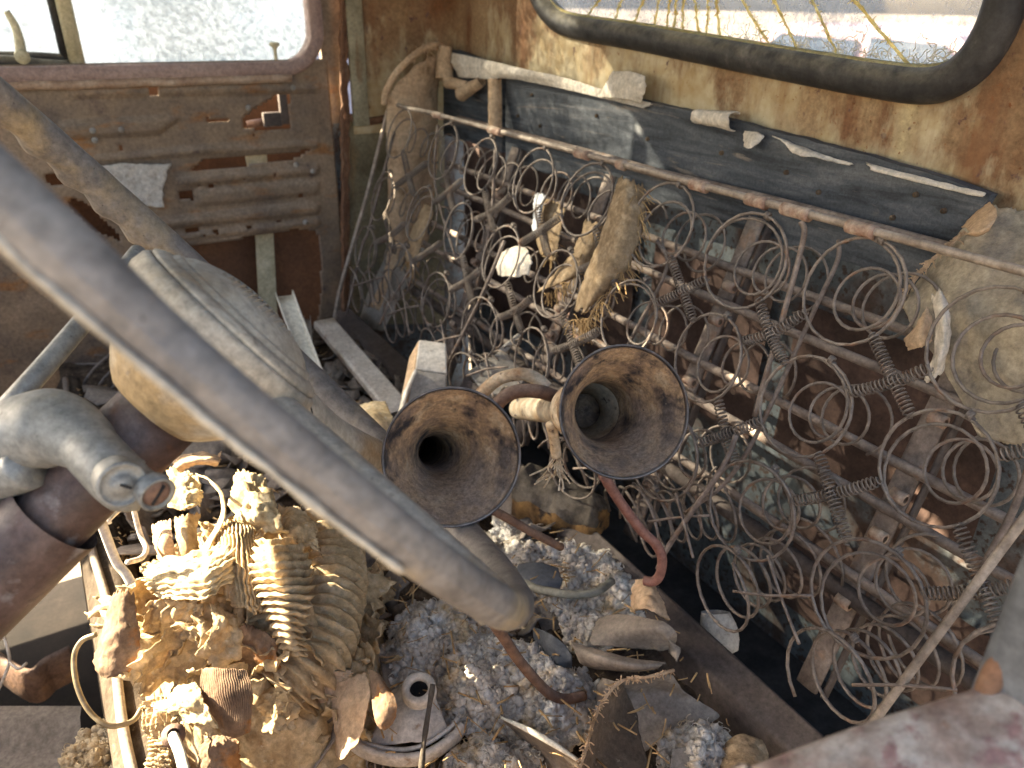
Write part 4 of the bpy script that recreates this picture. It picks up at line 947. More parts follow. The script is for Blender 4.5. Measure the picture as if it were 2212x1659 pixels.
scr('lining_scrap', wl([[(1860, 348, .004), (1960, 374, .005), (2080, 405, .004), (2140, 416, .004)], [(1864, 358, .010), (1960, 382, .008), (2080, 412, .006), (2140, 424, .006)], [(1868, 366, .010), (1950, 386, .008), (2060, 412, .006), (2130, 428, .005)]], .690), 'board_pale', 'thin torn lining edge at the right end of the black board', 'lining scrap', nu=10, nv=40, rag=.1, rs=12)
# hanging trim panel at the passenger end of the seat back
e = lambda x, y, d=0: onY(x, y, 1.365-d)
scr('trim_panel', [[e(838, 215, .02), e(862, 165, .03), (e(905, 122, .03)), e(948, 104, .01)], [e(832, 270, .02), e(865, 240, .035), e(915, 225, .03), e(950, 215, .0)], [e(836, 420, .01), e(868, 410, .03), e(910, 400, .02), e(945, 380, -.01)], [e(832, 560, .0), e(862, 560, .02), e(890, 540, .01), e(925, 520, -.01)], [e(790, 680, .0), e(820, 690, .01), e(850, 660, .01), e(880, 640, -.01)]], 'fabric', 'tall tan cloth trim panel hanging at the far end of the seat back', 'trim panel', nu=50, nv=26, rag=.05, nz=.003, ns=30, big=.004, thick=.002)
m = MB().tube(crv([e(830, 225, .03), e(835, 195, .035), e(862, 150, .04), (e(905, 112, .035)), e(940, 98, .02), e(962, 108, .0), e(960, 125, 0)], 6), .006, 8)
for k in range(90):
    t = rnd.random(); p_ = crv([e(835, 195, .035), e(862, 150, .04), e(905, 112, .035), e(950, 98, .02)], 10)[int(t*30)]
    m.tube([p_, p_+Vc((rnd.gauss(0, .006), rnd.gauss(0, .006), rnd.gauss(0, .007)))], .0007, 4)
tag(m.build('frayed_welt', M['fabric']), 'frayed brown welt along the top of the hanging trim panel', 'welt')
b_ = lambda x, y, L=0.: onB(x, y, L)
scr('cloth_strip', [[e(946, 110, 0), e(940, 118, -.01), e(930, 125, -.02)], [e(945, 250, .0), e(930, 260, -.01), e(918, 262, -.02)], [e(930, 400, 0), e(915, 420, -.01), e(900, 430, -.02)], [e(895, 560, 0), e(880, 570, -.01), e(868, 560, -.02)]], 'vinyl_back', 'narrow brown cloth strip hanging beside the tall tan trim panel', 'cloth strip', nu=40, nv=12, rag=.1, rs=9)
# burlap remnants among the springs
def fringe(m, pts, n, ln, dn):
    for k in range(n):
        i = rnd.random()*(len(pts)-1); a = pts[int(i)].lerp(pts[int(i)+1], i % 1); d = (Vc(dn)+Vc((rnd.gauss(0, .5), rnd.gauss(0, .5), rnd.gauss(0, .5)))).normalized(); l = ln*rnd.uniform(.4, 1.2)
        m.tube([a, a+d*l*.5, a+d*l+Vc((0, 0, -l*.3))], .0006, 3, cap=False)
def burlap(rows, label, fr, nu=40, nv=22, **kw):
    o = scr('burlap_scrap', rows, 'burlap', label, 'burlap scrap', 'burlap scraps among the springs', nu=nu, nv=nv, rag=.09, rs=9, nz=.002, ns=60, thick=.0014, **kw)
    m = MB(); fringe(m, fr[0], fr[1], fr[2], fr[3]); f = m.build('fringe', M['straw'], None, fix=False); f.parent = o; f.matrix_parent_inverse = Matrix.Translation(-o.location); f['kind'] = 'stuff'
burlap([[b_(1340, 368, -.004), b_(1362, 372, .0), b_(1392, 382, .01)], [b_(1320, 430, -.006), b_(1352, 440, -.012), b_(1396, 470, .01)], [b_(1285, 530, -.004), b_(1330, 540, -.016), b_(1370, 560, .004)], [b_(1255, 610, .0), b_(1290, 620, -.012), b_(1330, 610, .004)], [b_(1232, 690, .01), b_(1255, 690, .0), b_(1285, 650, .01)]], 'long twisted burlap strip hanging from the seat frame rail', ([b_(1370, 390), b_(1380, 470), b_(1340, 590), b_(1270, 690), b_(1235, 690)], 190, .022, (.2, -.3, -.6)))
burlap([[b_(1268, 465, .02), b_(1290, 468, .025), b_(1304, 480, .03)], [b_(1240, 530, .02), b_(1268, 540, .015), b_(1296, 540, .03)], [b_(1195, 590, .02), b_(1225, 600, .015), b_(1262, 590, .03)], [b_(1150, 640, .02), b_(1180, 625, .02), b_(1210, 606, .03)]], 'shorter burlap scrap left of the long twisted strip', ([b_(1285, 500, .02), b_(1230, 610, .02), b_(1170, 640, .02)], 70, .015, (.2, -.1, -.6)))
burlap([[b_(1150, 425, .05), b_(1190, 420, .05), b_(1225, 445, .05)], [b_(1150, 490, .05), b_(1185, 500, .045), b_(1215, 510, .05)], [b_(1170, 560, .05), b_(1188, 570, .05), b_(1200, 570, .05)]], 'dark brown burlap clump behind the white flaking lacquer', ([b_(1170, 440, .05), b_(1200, 500, .05), b_(1190, 560, .05)], 80, .016, (0, 0, -.6)))
burlap([[b_(918, 430, .03), b_(932, 436, .03), b_(940, 460, .03)], [b_(888, 500, .02), b_(905, 505, .015), b_(918, 510, .02)], [b_(868, 560, .02), b_(882, 570, .015), b_(900, 570, .02)]], 'small burlap twist near the far end of the springs', ([b_(880, 545, .02), b_(885, 570, .02), b_(895, 590, .02)], 60, .02, (0, 0, -1)), nu=24, nv=12)
scr('lacquer_flake', [[b_(1152, 412, .035), b_(1170, 408, .035), b_(1184, 415, .035)], [b_(1150, 440, .035), b_(1165, 445, .03), b_(1176, 440, .035)], [b_(1148, 480, .035), b_(1158, 486, .03), b_(1166, 478, .035)], [b_(1150, 508, .035), b_(1156, 512, .03), b_(1162, 505, .035)]], 'chalk', 'white flaking lacquer scrap caught in the springs', 'flake', nu=26, nv=12, rag=.16, rs=8)
scr('paper_scrap', [[b_(1078, 545, .01), b_(1110, 530, .008), b_(1140, 535, .012)], [b_(1068, 572, .012), b_(1105, 565, .0), b_(1155, 560, .01)], [b_(1076, 598, .014), b_(1110, 602, .004), b_(1150, 598, .014)]], 'board_pale', 'pale torn paper square caught in a coil spring', 'paper scrap', rag=.09)
# seat vinyl at the near end, draped on the back frame
V_ = lambda x, y, L=.075: onB(x, y, L)
scr('seat_vinyl', [[V_(2150, 432, .10), V_(2200, 440, .10), V_(2290, 460, .10), V_(2420, 490, .10)], [V_(2060, 515, .10), V_(2130, 520, .092), V_(2240, 540, .085), V_(2420, 580, .085)], [V_(1985, 585, .10), V_(2080, 590, .08), V_(2220, 610, .07), V_(2420, 650, .07)], [V_(1940, 655, .09), V_(2060, 665, .07), V_(2220, 700, .06), V_(2420, 740, .065)], [V_(2000, 745, .09), V_(2090, 770, .075), V_(2230, 800, .07), V_(2420, 830, .07)], [V_(2052, 830, .09), V_(2120, 870, .085), V_(2230, 890, .08), V_(2420, 930, .08)], [V_(2130, 960, .095), V_(2170, 960, .095), V_(2240, 980, .09), V_(2420, 1020, .09)]], 'seatcloth', 'torn grey tan seat vinyl draped over the near end of the seat back', 'seat vinyl', nu=60, nv=56, rag=.03, rs=12, nz=.002, ns=45, big=.009, thick=.0022)
m = MB(); fringe(m, crv([V_(x, y, .088) for x, y in ((2085, 500), (2050, 530), (2000, 575), (1965, 620), (1945, 650))], 6), 90, .007, (-.2, .3, -.2)); m.tube(crv([V_(x, y, .089) for x, y in ((2085, 500), (2050, 530), (2000, 575), (1965, 620), (1945, 650))], 6), .0016, 5)
tag(m.build('frayed_edge', M['fabric']), 'frayed thread edge of the grey tan seat vinyl', 'frayed edge')
scr('vinyl_curl', [[V_(2140, 432, .085), V_(2155, 450, .06), V_(2150, 480, .05), V_(2132, 502, .06)], [V_(2110, 455, .085), V_(2128, 470, .055), V_(2125, 495, .045), V_(2110, 510, .055)], [V_(2072, 492, .085), V_(2086, 496, .06), V_(2090, 505, .05), V_(2078, 506, .055)]], 'fabric', 'tan curl of torn vinyl at the right end of the black board', 'vinyl curl', nu=22, nv=26, rag=.07, rs=8)
scr('vinyl_flap', [[V_(2008, 625, .05), V_(2028, 612, .045), V_(2040, 640, .045)], [V_(2018, 700, .045), V_(2038, 690, .03), V_(2056, 680, .04)], [V_(2014, 770, .05), V_(2034, 760, .035), V_(2050, 745, .045)], [V_(1990, 842, .06), V_(2012, 838, .05), V_(2036, 810, .055)]], 'board_pale', 'pale strip of torn vinyl backing hanging down by the link springs', 'vinyl flap', nu=34, nv=14, rag=.1, rs=7)
scr('vinyl_flap', [[V_(2004, 655, .06), V_(2012, 690, .06), V_(2016, 740, .06)], [V_(1985, 690, .055), V_(1990, 712, .045), V_(1996, 752, .05)], [V_(1952, 735, .06), V_(1956, 748, .055), V_(1960, 758, .06)]], 'fabric', 'small tan torn triangle left of the pale hanging strip', 'vinyl flap', nu=20, nv=20, rag=.07)
# ------------------------------------------------------------------ metal trim and boxes on the seat
def bar(name, pts, prof, m, label, cat):
    """open folded section drawn along a straight run: prof in (side, up) metres"""
    a, b = pts; ax = (b-a).normalized(); sd_ = ax.cross(Vc((0, 0, 1))).normalized(); up = sd_.cross(ax); P = []
    for k in range(12):
        c = a.lerp(b, k/11); P.append([c+sd_*s+up*h for s, h in prof])
    o = MB().grid(P).build(name, M[m]); creased(o, 30); s_ = o.modifiers.new('thick', 'SOLIDIFY'); s_.thickness = .0012
    return tag(o, label, cat)
bar('trim_channel', (g(614, 640, -.43), g(690, 850, -.52)), [(-.014, .012), (-.013, 0), (.013, 0), (.014, .012)], 'pale', 'pale folded trim channel leaning up by the door', 'trim')
bar('trim_bar', (g(700, 690, -.49), g(868, 885, -.515)), [(-.019, -.03), (-.018, -.002), (-.015, 0), (.015, 0), (.018, -.002), (.019, -.012)], 'whitemetal', 'long dusty white metal bar lying on the seat debris', 'metal bar')
bar('trim_channel', (g(664, 690, -.52), g(672, 790, -.54)), [(-.006, .008), (-.005, 0), (.005, 0), (.006, .008)], 'greymetal', 'narrow grey trim piece beside the leaning pale channel', 'trim')
bar('trim_bar', (g(1040, 1150, -.55), g(1062, 1215, -.55)), [(-.012, -.01), (-.01, 0), (.010, 0), (.012, -.01)], 'hub', 'short cream trim piece behind the lower wheel rim', 'trim')
Zb = -.455
wb = thing('metal_box', g(925, 840, Zb-.05), 'chalky white folded metal box standing behind the larger horn', 'metal box')
def quadbox(pl, dep, nm, m, par):
    P = [onD(*p) for p in pl]; n_ = (P[1]-P[0]).cross(P[2]-P[0]).normalized()
    if n_.dot(F) < 0: n_ = -n_
    o = MB().poly(P, dep, n_).build(nm, M[m], par, smooth=False); bv = o.modifiers.new('bev', 'BEVEL'); bv.width = .002; bv.segments = 2; bv.limit_method = 'ANGLE'; return o
quadbox([(905, 733, 1.06), (964, 741, 1.06), (966, 806, 1.03), (897, 796, 1.03)], .02, 'top_panel', 'whitemetal', wb)
quadbox([(897, 799, 1.028), (966, 809, 1.028), (964, 836, 1.02), (900, 900, 1.0), (880, 868, 1.0)], .02, 'front_panel', 'greymetal', wb)
quadbox([(905, 733, 1.065), (897, 796, 1.035), (872, 862, 1.01), (866, 858, 1.03), (884, 770, 1.07)], .012, 'side_flange', 'fabric', wb)
quadbox([(898, 794, 1.02), (904, 800, 1.02), (884, 842, 1.0), (868, 905, .98), (862, 900, .98), (876, 842, 1.0)], .012, 'folded_strap', 'whitemetal', wb)
gb = thing('metal_box', g(1075, 820, -.47), 'dusty grey metal cover lying tilted behind the horns', 'metal cover')
quadbox([(1008, 802, 1.06), (1083, 756, 1.10), (1138, 806, 1.07), (1120, 852, 1.02), (1050, 850, 1.02)], .012, 'top_panel', 'greymetal', gb)
quadbox([(1005, 806, 1.055), (1052, 852, 1.02), (1048, 872, 1.01), (985, 850, 1.03)], .01, 'front_panel', 'beam', gb)
quadbox([(1075, 756, 1.12), (1120, 718, 1.14), (1128, 726, 1.14), (1086, 768, 1.12)], .01, 'flange', 'whitemetal', gb)
tag(MB().grid([[onB(790+30*k+j*34, 640-60*k+j*8, .10) for j in range(3)] for k in range(-1, 3)]).build('metal_sheet', M['greymetal']), 'dusty grey metal panel leaning behind the far end springs', 'panel')

# ------------------------------------------------------------------ rotten wood, washer plate, curved strips, twigs
P = []; a0, a1 = g(1120, 1035, -.520), g(1300, 1118, -.535); ax = (a1-a0).normalized(); sd_ = Vc((ax.y, -ax.x, 0)).normalized()
if sd_.dot(F) > 0: sd_ = -sd_
for k in range(40):
    c = a0.lerp(a1, k/39); tp = 1-.35*max(0, (k-30)/9)**2; ring = []
    for q, (s, h) in enumerate(((-.018, -.04), (-.020, -.01), (-.012, .010), (-.002, .016), (.016, .012), (.032, .006), (.038, -.006), (.036, -.04))):
        ring.append(c+sd_*(-s*tp)+Vc((0, 0, h*tp))+Vc((NZ.noise(Vc((k*.11, q*.7, 1))), NZ.noise(Vc((k*.11, q*.7, 5))), NZ.noise(Vc((k*.16, q*.9, 9)))))*.010)
    P.append(ring)
mb = MB().grid(P); nn_ = len(P[0]); mb.f.append(tuple(range(nn_))); mb.f.append(tuple(39*nn_+k for k in range(nn_)))
rw = mb.build('rotten_wood', M['rotwood']); ss = rw.modifiers.new('sub', 'SUBSURF'); ss.levels = ss.render_levels = 2
dt = bpy.data.textures.new('wood_rough', 'CLOUDS'); dt.noise_scale = .012
dm = rw.modifiers.new('rough', 'DISPLACE'); dm.texture = dt; dm.strength = .0035; dm.texture_coords = 'LOCAL'
rw.data.materials.append(M['greywood'])
for f_ in rw.data.polygons:
    ks_ = [v % nn_ for v in f_.vertices]
    if len(ks_) == 4 and min(ks_) >= 1 and max(ks_) <= 6: f_.material_index = 1
tag(rw, 'rotten wooden block, grey on top and crumbling orange at the side', 'wood block')
wsh = thing('washer_plate', g(900, 1500, -.535), 'dusty metal plate with a raised bushing hole below the cotton', 'metal plate')
c = g(905, 1490, -.522); up = (Vc((0, 0, 1))-F*.35).normalized()
MB().lathe([(.0, .0078), (.003, .0078), (.005, .009), (.005, .013), (.003, .0145), (-.006, .0148)], c, up, 40).build('bushing', M['whitemetal'], wsh)
MB().lathe([(-.006, .0005), (-.006, .0078), (0, .0078)], c, up, 24).build('bushing_bore', M['black'], wsh)
o = sheet('plate', [[g(835, 1500, -.55), g(880, 1470, -.535), g(935, 1480, -.54)], [g(812, 1560, -.55), g(880, 1545, -.538), g(960, 1550, -.545)], [g(785, 1612, -.56), g(880, 1610, -.55), g(985, 1590, -.555)]], M['whitemetal'], wsh, rag=.04, nz=.0005)
P = crv([g(742, 1590, -.55), g(790, 1625, -.553), g(860, 1642, -.555), (g(920, 1634, -.555)), g(975, 1600, -.552), g(1000, 1572, -.55)], 8)
hr = MB().tube(P, .006, 10, flat=(.007, .003, (0, 0, 1))); P2 = [p+Vc((.0, .008, .004)) for p in P]; hr.tube(P2, .002, 6)
tag(hr.build('curved_trim', M['whitemetal']), 'curved pale metal trim ring under the plate with the bushing', 'trim ring')
scr('curved_strip', [[g(1085, 1552, -.535), g(1140, 1578, -.522), g(1200, 1612, -.522), g(1262, 1652, -.53)], [g(1088, 1560, -.55), g(1125, 1590, -.552), g(1180, 1630, -.553), g(1235, 1672, -.555)], [g(1100, 1575, -.565), g(1120, 1602, -.568), g(1150, 1650, -.57), g(1200, 1700, -.57)]], 'vinyl', 'curved grey vinyl strip with a pale upper edge at the bottom', 'vinyl strip', nu=16, nv=40, rag=.02, nz=.0006)
tag(MB().tube(crv([g(1083, 1550, -.534), g(1140, 1576, -.520), g(1200, 1610, -.520), g(1266, 1654, -.529)], 8), [.001+.0016*math.sin(math.pi*k/24) for k in range(25)], 6).build('pale_edging', M['pale']), 'bone pale edging along the curved grey vinyl strip', 'edging')
P = crv([g(935, 1478, -.50), g(925, 1540, -.512), g(916, 1600, -.52), g(908, 1680, -.53)], 6)
tag(MB().tube(P, [.0022+.0008*NZ.noise(p*100) for p in P], 7).build('twig', M['greywood']), 'thin dry twig lying upright across the metal plate', 'twig')
rodthing('cable', [g(1092, 1218, -.54), g(1120, 1240, -.535), g(1150, 1268, -.53), g(1190, 1278, -.525), g(1240, 1285, -.522), g(1290, 1278, -.522), g(1322, 1255, -.525)], .0042, M['hose'], 'olive grey cable end curving over the cotton', 'cable')
scr('rubber_scrap', [[g(1118, 1218, -.53), g(1160, 1212, -.525), g(1205, 1225, -.53)], [g(1112, 1245, -.532), g(1160, 1248, -.525), g(1218, 1252, -.53)], [g(1130, 1266, -.535), g(1170, 1276, -.53), g(1212, 1278, -.535)]], 'jamb', 'smooth dark slate rubber scrap set in the upper cotton', 'rubber scrap', rag=.05, nz=.0004)
scr('vinyl_scrap', [[g(1145, 1352, -.54), g(1180, 1362, -.525), g(1225, 1395, -.525)], [g(1155, 1385, -.545), g(1190, 1400, -.53), g(1240, 1420, -.53)], [g(1180, 1425, -.55), g(1205, 1440, -.54), g(1238, 1448, -.545)]], 'jamb', 'blue black vinyl scrap between cotton and the tan vinyl roll', 'vinyl scrap', rag=.06)
# big torn vinyl pieces at lower right
scr('vinyl_roll', [[g(1225, 1382, -.525), g(1290, 1402, -.512), g(1370, 1422, -.508), g(1445, 1432, -.518)], [g(1235, 1400, -.512), g(1300, 1420, -.500), g(1370, 1436, -.500), g(1432, 1438, -.514)], [g(1248, 1430, -.522), g(1305, 1442, -.512), g(1365, 1449, -.51), g(1418, 1446, -.522)], [g(1270, 1442, -.545), g(1310, 1447, -.54), g(1360, 1450, -.54), g(1400, 1448, -.54)]], 'vinyl', 'tan vinyl strip rolled into a cone at the lower right', 'vinyl roll', nu=26, nv=40, rag=.04, rs=9, nz=.0006)
scr('vinyl_flap', [[g(1285, 1335, -.545), g(1340, 1325, -.525), g(1400, 1335, -.505), g(1440, 1345, -.500), g(1462, 1368, -.505), g(1458, 1400, -.53)], [g(1270, 1365, -.545), g(1330, 1360, -.525), g(1390, 1362, -.508), g(1425, 1365, -.503), g(1445, 1385, -.512), g(1442, 1405, -.535)], [g(1260, 1395, -.545), g(1330, 1400, -.54), g(1400, 1405, -.535), g(1430, 1408, -.53), g(1470, 1400, -.525), g(1462, 1440, -.53)]], 'vinyl', 'dusty tan vinyl flap curling over beside the steel channel', 'vinyl flap', nu=30, nv=50, rag=.05, rs=9, nz=.0006)
scr('vinyl_flap', [[g(1300, 1462, -.545), g(1345, 1470, -.52), g(1400, 1458, -.515), g(1455, 1455, -.525)], [g(1280, 1500, -.55), g(1350, 1500, -.548), g(1420, 1490, -.55), g(1490, 1500, -.55)], [g(1290, 1560, -.56), g(1370, 1560, -.562), g(1450, 1550, -.562), g(1560, 1545, -.562)], [g(1300, 1640, -.565), g(1370, 1640, -.565), g(1440, 1600, -.565), g(1520, 1570, -.565)]], 'vinyl', 'flat dusty grey vinyl piece right of the brown flap', 'vinyl flap', nu=34, nv=34, rag=.04, nz=.001)
scr('brown_flap', [[g(1345, 1470, -.512), g(1310, 1505, -.508), g(1285, 1550, -.508), g(1268, 1610, -.51), g(1240, 1690, -.515)], [g(1350, 1485, -.525), g(1335, 1520, -.53), g(1320, 1570, -.535), g(1305, 1630, -.54), g(1290, 1700, -.54)], [g(1352, 1500, -.548), g(1375, 1540, -.55), g(1385, 1590, -.552), g(1400, 1640, -.555), g(1420, 1710, -.555)]], 'vinyl_back', 'large brown vinyl flap with a frayed pale edge standing up at the bottom', 'vinyl flap', nu=34, nv=50, rag=.04, rs=10, nz=.0012)
m = MB(); fp = crv([g(1455, 1448, -.518), g(1400, 1462, -.508), g(1345, 1470, -.511), g(1310, 1505, -.507), g(1285, 1550, -.507), g(1268, 1610, -.509), g(1242, 1690, -.514)], 8)
m.tube(fp, [.0014*(1+.5*NZ.noise(p*200)) for p in fp], 6)
fringe(m, fp, 150, .006, (-.3, -.2, .3))
tag(m.build('frayed_edge', M['fabric']), 'frayed pale thread edge of the standing brown flap', 'frayed edge')
scr('vinyl_scrap', [[g(1450, 1615, -.545), g(1490, 1612, -.542), g(1524, 1618, -.545)], [g(1445, 1650, -.548), g(1490, 1650, -.545), g(1528, 1655, -.548)], [g(1440, 1690, -.55), g(1490, 1690, -.55), g(1530, 1690, -.55)]], 'greymetal', 'small square dark grey scrap at the bottom edge', 'scrap', nz=.0006)
scr('burlap_scrap', [[g(1565, 1605, -.552), g(1600, 1585, -.548), g(1650, 1600, -.55)], [g(1555, 1640, -.552), g(1600, 1625, -.543), g(1665, 1640, -.548)], [g(1555, 1700, -.55), g(1610, 1690, -.53), g(1665, 1690, -.535)]], 'burlap', 'folded brown burlap piece beside the channel at the bottom', 'burlap scrap', 'burlap scraps on the seat', nz=.002, thick=.003)
scr('tan_fold', [[g(1372, 1250, -.53), g(1395, 1248, -.52), g(1412, 1262, -.52)], [g(1362, 1290, -.53), g(1400, 1290, -.505), g(1436, 1310, -.515)], [g(1360, 1325, -.54), g(1400, 1318, -.51), g(1450, 1345, -.52)]], 'fabric', 'stiff folded tan cloth corner against the steel channel', 'cloth fold', nz=.003, thick=.003, rag=.06)
mb = MB(); cpt = onD(1545, 1368, .80); P = []
for k in range(9):
    t = k/8; w_ = .017*math.sin(math.pi*min(1, .25+.62*t))**.7*(1 if k < 8 else .1); c_ = cpt+(-U*.045*t+R*.012*t)+U*.022
    P.append([c_+(R*math.cos(a)*w_*1.1+F*math.sin(a)*w_*.6)*(1+.12*NZ.noise(Vc((k, a, 2)))) for a in [2*math.pi*q/14 for q in range(15)]])
mb.grid(P); o = mb.build('felt_pad', M['felt']); tag(o, 'rounded pale grey felt pad poking up behind the steel channel', 'felt pad')
# loose cushion coils
def loose_coil(p, ax, r, L, turns, wr, label, m='spring'):
    me = coil_mesh('loose_coil', lambda t: (r*(.75+.5*abs(t-.5)), L*t), turns, wr, 20, 6); me.materials.append(M[m])
    o = bpy.data.objects.new('loose_coil', me); COL.objects.link(o); o.matrix_world = Matrix.Translation(p) @ frame(ax, (1, .2, .1)); return tag(o, label, 'coil spring', 'loose cushion coils')
loose_coil(g(640, 1625, -.59), (.2, .25, 1), .040, .05, 3.2, .0022, 'broken cushion coil under the torn paper at the bottom')
loose_coil(g(200, 810, -.60), (.3, .5, .8), .045, .06, 3.4, .0024, 'rusty cushion coil in the dark beyond the column')
loose_coil(g(270, 850, -.60), (-.5, .5, .6), .04, .06, 3.0, .0024, 'tangled rusty coil beside the shift lever')
loose_coil(onD(1235, 1010, .93), (.9, -.3, .3), .030, .09, 6, .0018, 'coil row end behind the smaller horn')
loose_coil(onD(1330, 1120, .92), (.9, -.3, .35), .036, .10, 6, .0018, 'dark coil below the smaller horn by the red rod')
loose_coil(g(780, 1640, -.585), (.7, -.7, .1), .010, .10, 14, .0011, 'thin link spring lying under the curved trim ring')
# ------------------------------------------------------------------ sunlit heap of brittle paper
gp = lambda l: [[g(*p) for p in r] for r in l]
PG = 'brittle paper scraps in the sunlit heap'
def pap(rows, label, m='paper', nm='paper_scrap', **kw):
    kw.setdefault('rag', .10); kw.setdefault('rs', 11.); kw.setdefault('nz', .0045); kw.setdefault('ns', 75); kw.setdefault('nu', 44); kw.setdefault('nv', 44); kw.setdefault('big', .006)
    return scr(nm, gp(rows), m, label, 'paper scrap', PG, **kw)
pap([[(540, 1172, -.43), (585, 1162, -.42), (640, 1158, -.44)], [(538, 1220, -.42), (600, 1215, -.408), (672, 1215, -.43)], [(552, 1268, -.425), (610, 1268, -.412), (676, 1268, -.43)], [(575, 1318, -.44), (620, 1322, -.425), (665, 1330, -.44)], [(600, 1372, -.455), (628, 1376, -.445), (655, 1380, -.455)], [(622, 1408, -.47), (640, 1412, -.465), (662, 1415, -.47)]], 'fan of stiff paper ribs in the middle of the sunlit heap', 'paper', 'ribbed_paper', ribs=('u', 15, .0042), nu=120, nv=20, nz=.0012, rag=.05, big=.001)
pap([[(470, 1130, -.43), (505, 1120, -.425), (545, 1150, -.43)], [(465, 1180, -.43), (510, 1180, -.415), (548, 1200, -.425)], [(480, 1240, -.44), (520, 1260, -.425), (560, 1270, -.43)], [(500, 1300, -.45), (535, 1330, -.44), (575, 1330, -.445)]], 'slanting ribbed paper left of the fan of ribs', 'paper', 'ribbed_paper', ribs=('v', 11, .0022), nu=40, nv=90, nz=.0015)
pap([[(290, 1232, -.45), (370, 1210, -.435), (450, 1185, -.425), (530, 1140, -.43)], [(305, 1262, -.445), (380, 1250, -.42), (455, 1235, -.41), (520, 1195, -.42)], [(330, 1290, -.455), (390, 1300, -.43), (450, 1300, -.42), (500, 1250, -.425)]], 'broad sunlit paper sheet sloping across the top of the heap', 'paper_pale', ribs=('u', 7, .0012), nu=70, nv=44, big=.004)
pap([[(245, 1262, -.44), (264, 1258, -.435), (290, 1272, -.44)], [(222, 1335, -.455), (256, 1330, -.445), (304, 1330, -.45)], [(202, 1395, -.47), (250, 1395, -.46), (312, 1385, -.46)], [(200, 1438, -.48), (246, 1436, -.47), (302, 1428, -.47)], [(245, 1462, -.48), (272, 1460, -.475), (296, 1445, -.475)]], 'dark shaded paper hanging off the left side of the heap', 'paper_dark', thick=.0012, nz=.002)
pap([[(312, 1300, -.45), (360, 1290, -.445), (410, 1302, -.44), (448, 1312, -.44)], [(308, 1350, -.475), (350, 1345, -.47), (405, 1345, -.465), (446, 1352, -.46)], [(312, 1400, -.50), (350, 1395, -.49), (400, 1385, -.48), (440, 1400, -.48)]], 'hollow brown paper wall in the middle left of the heap', 'paper', ribs=('v', 6, .0016), nv=60)
pap([[(445, 1300, -.43), (458, 1330, -.43), (450, 1380, -.44), (405, 1420, -.46)], [(472, 1310, -.435), (484, 1345, -.435), (470, 1400, -.45), (440, 1445, -.47)], [(505, 1330, -.45), (530, 1370, -.45), (520, 1430, -.47), (480, 1455, -.48)]], 'curled tan paper with bright rims below the broad sheet', 'paper', thick=.002)
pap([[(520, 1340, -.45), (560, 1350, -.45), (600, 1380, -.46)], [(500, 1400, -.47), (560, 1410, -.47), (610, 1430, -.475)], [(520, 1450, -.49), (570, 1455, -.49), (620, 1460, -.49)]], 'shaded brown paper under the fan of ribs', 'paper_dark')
pap([[(433, 1438, -.45), (480, 1440, -.44), (532, 1446, -.445)], [(436, 1500, -.46), (490, 1500, -.45), (548, 1490, -.45)], [(470, 1560, -.475), (500, 1570, -.47), (545, 1550, -.465)], [(482, 1588, -.485), (512, 1592, -.48), (540, 1584, -.475)]], 'squarish grainy brown card standing on the lower heap', 'paper_dark', ribs=('v', 22, .0006), nv=90, nu=36, nz=.001, rag=.04, big=.001)
pap([[(322, 1530, -.475), (372, 1478, -.46), (430, 1466, -.455)], [(345, 1545, -.47), (395, 1520, -.455), (446, 1510, -.45)], [(390, 1560, -.475), (430, 1570, -.465), (482, 1584, -.47)]], 'folded triangular paper with bright edges left of the grainy card', 'paper_pale')
pap([[(316, 1515, -.49), (345, 1500, -.48), (380, 1510, -.48)], [(318, 1550, -.50), (350, 1545, -.485), (400, 1560, -.485)], [(330, 1590, -.51), (365, 1590, -.50), (410, 1590, -.50)]], 'crumpled ribbed wad at the lower left of the heap', 'paper', 'ribbed_paper', ribs=('v', 7, .003), nv=60, big=.005)
pap([[(335, 1575, -.52), (352, 1570, -.515), (372, 1590, -.515)], [(322, 1620, -.53), (345, 1620, -.525), (372, 1625, -.525)], [(320, 1680, -.54), (345, 1680, -.535), (370, 1680, -.535)]], 'upright corrugated paper strip at the bottom edge', 'paper', 'ribbed_paper', ribs=('u', 10, .002), nu=70)
pap([[(318, 1132, -.44), (345, 1118, -.43), (372, 1110, -.43)], [(322, 1180, -.455), (348, 1172, -.44), (376, 1165, -.44)], [(345, 1225, -.47), (362, 1222, -.46), (384, 1215, -.46)]], 'grey tan cardboard flap below the shift bracket', 'fabric', nz=.001)
pap([[(372, 1112, -.43), (400, 1105, -.43), (438, 1098, -.44)], [(378, 1165, -.44), (405, 1160, -.435), (428, 1155, -.445)], [(388, 1225, -.46), (412, 1215, -.455), (440, 1200, -.46)], [(398, 1252, -.475), (415, 1250, -.47), (440, 1235, -.475)]], 'orange brown box flap next to the pale curved strip', 'paper', nz=.001, big=.001)
pap([[(356, 1015, -.44), (400, 1008, -.43), (430, 1020, -.43)], [(360, 1060, -.43), (400, 1055, -.415), (440, 1060, -.425)], [(365, 1105, -.435), (400, 1105, -.42), (436, 1098, -.43)]], 'crusty sunlit lump right of the lock cylinder', 'paper_pale', nz=.007, ns=60)
pap([[(418, 1022, -.42), (440, 1026, -.418), (452, 1040, -.418)], [(462, 1045, -.41), (478, 1060, -.41), (482, 1080, -.41)], [(478, 1095, -.41), (486, 1110, -.41), (480, 1130, -.415)], [(465, 1140, -.42), (468, 1155, -.42), (458, 1170, -.42)], [(425, 1195, -.44), (440, 1200, -.435), (440, 1210, -.435)]][0:5], 'bright curved paper strip looping above the broad sheet', 'paper_pale', 'paper_strip', nu=50, nv=8, nz=.0008, rag=.04, big=0)
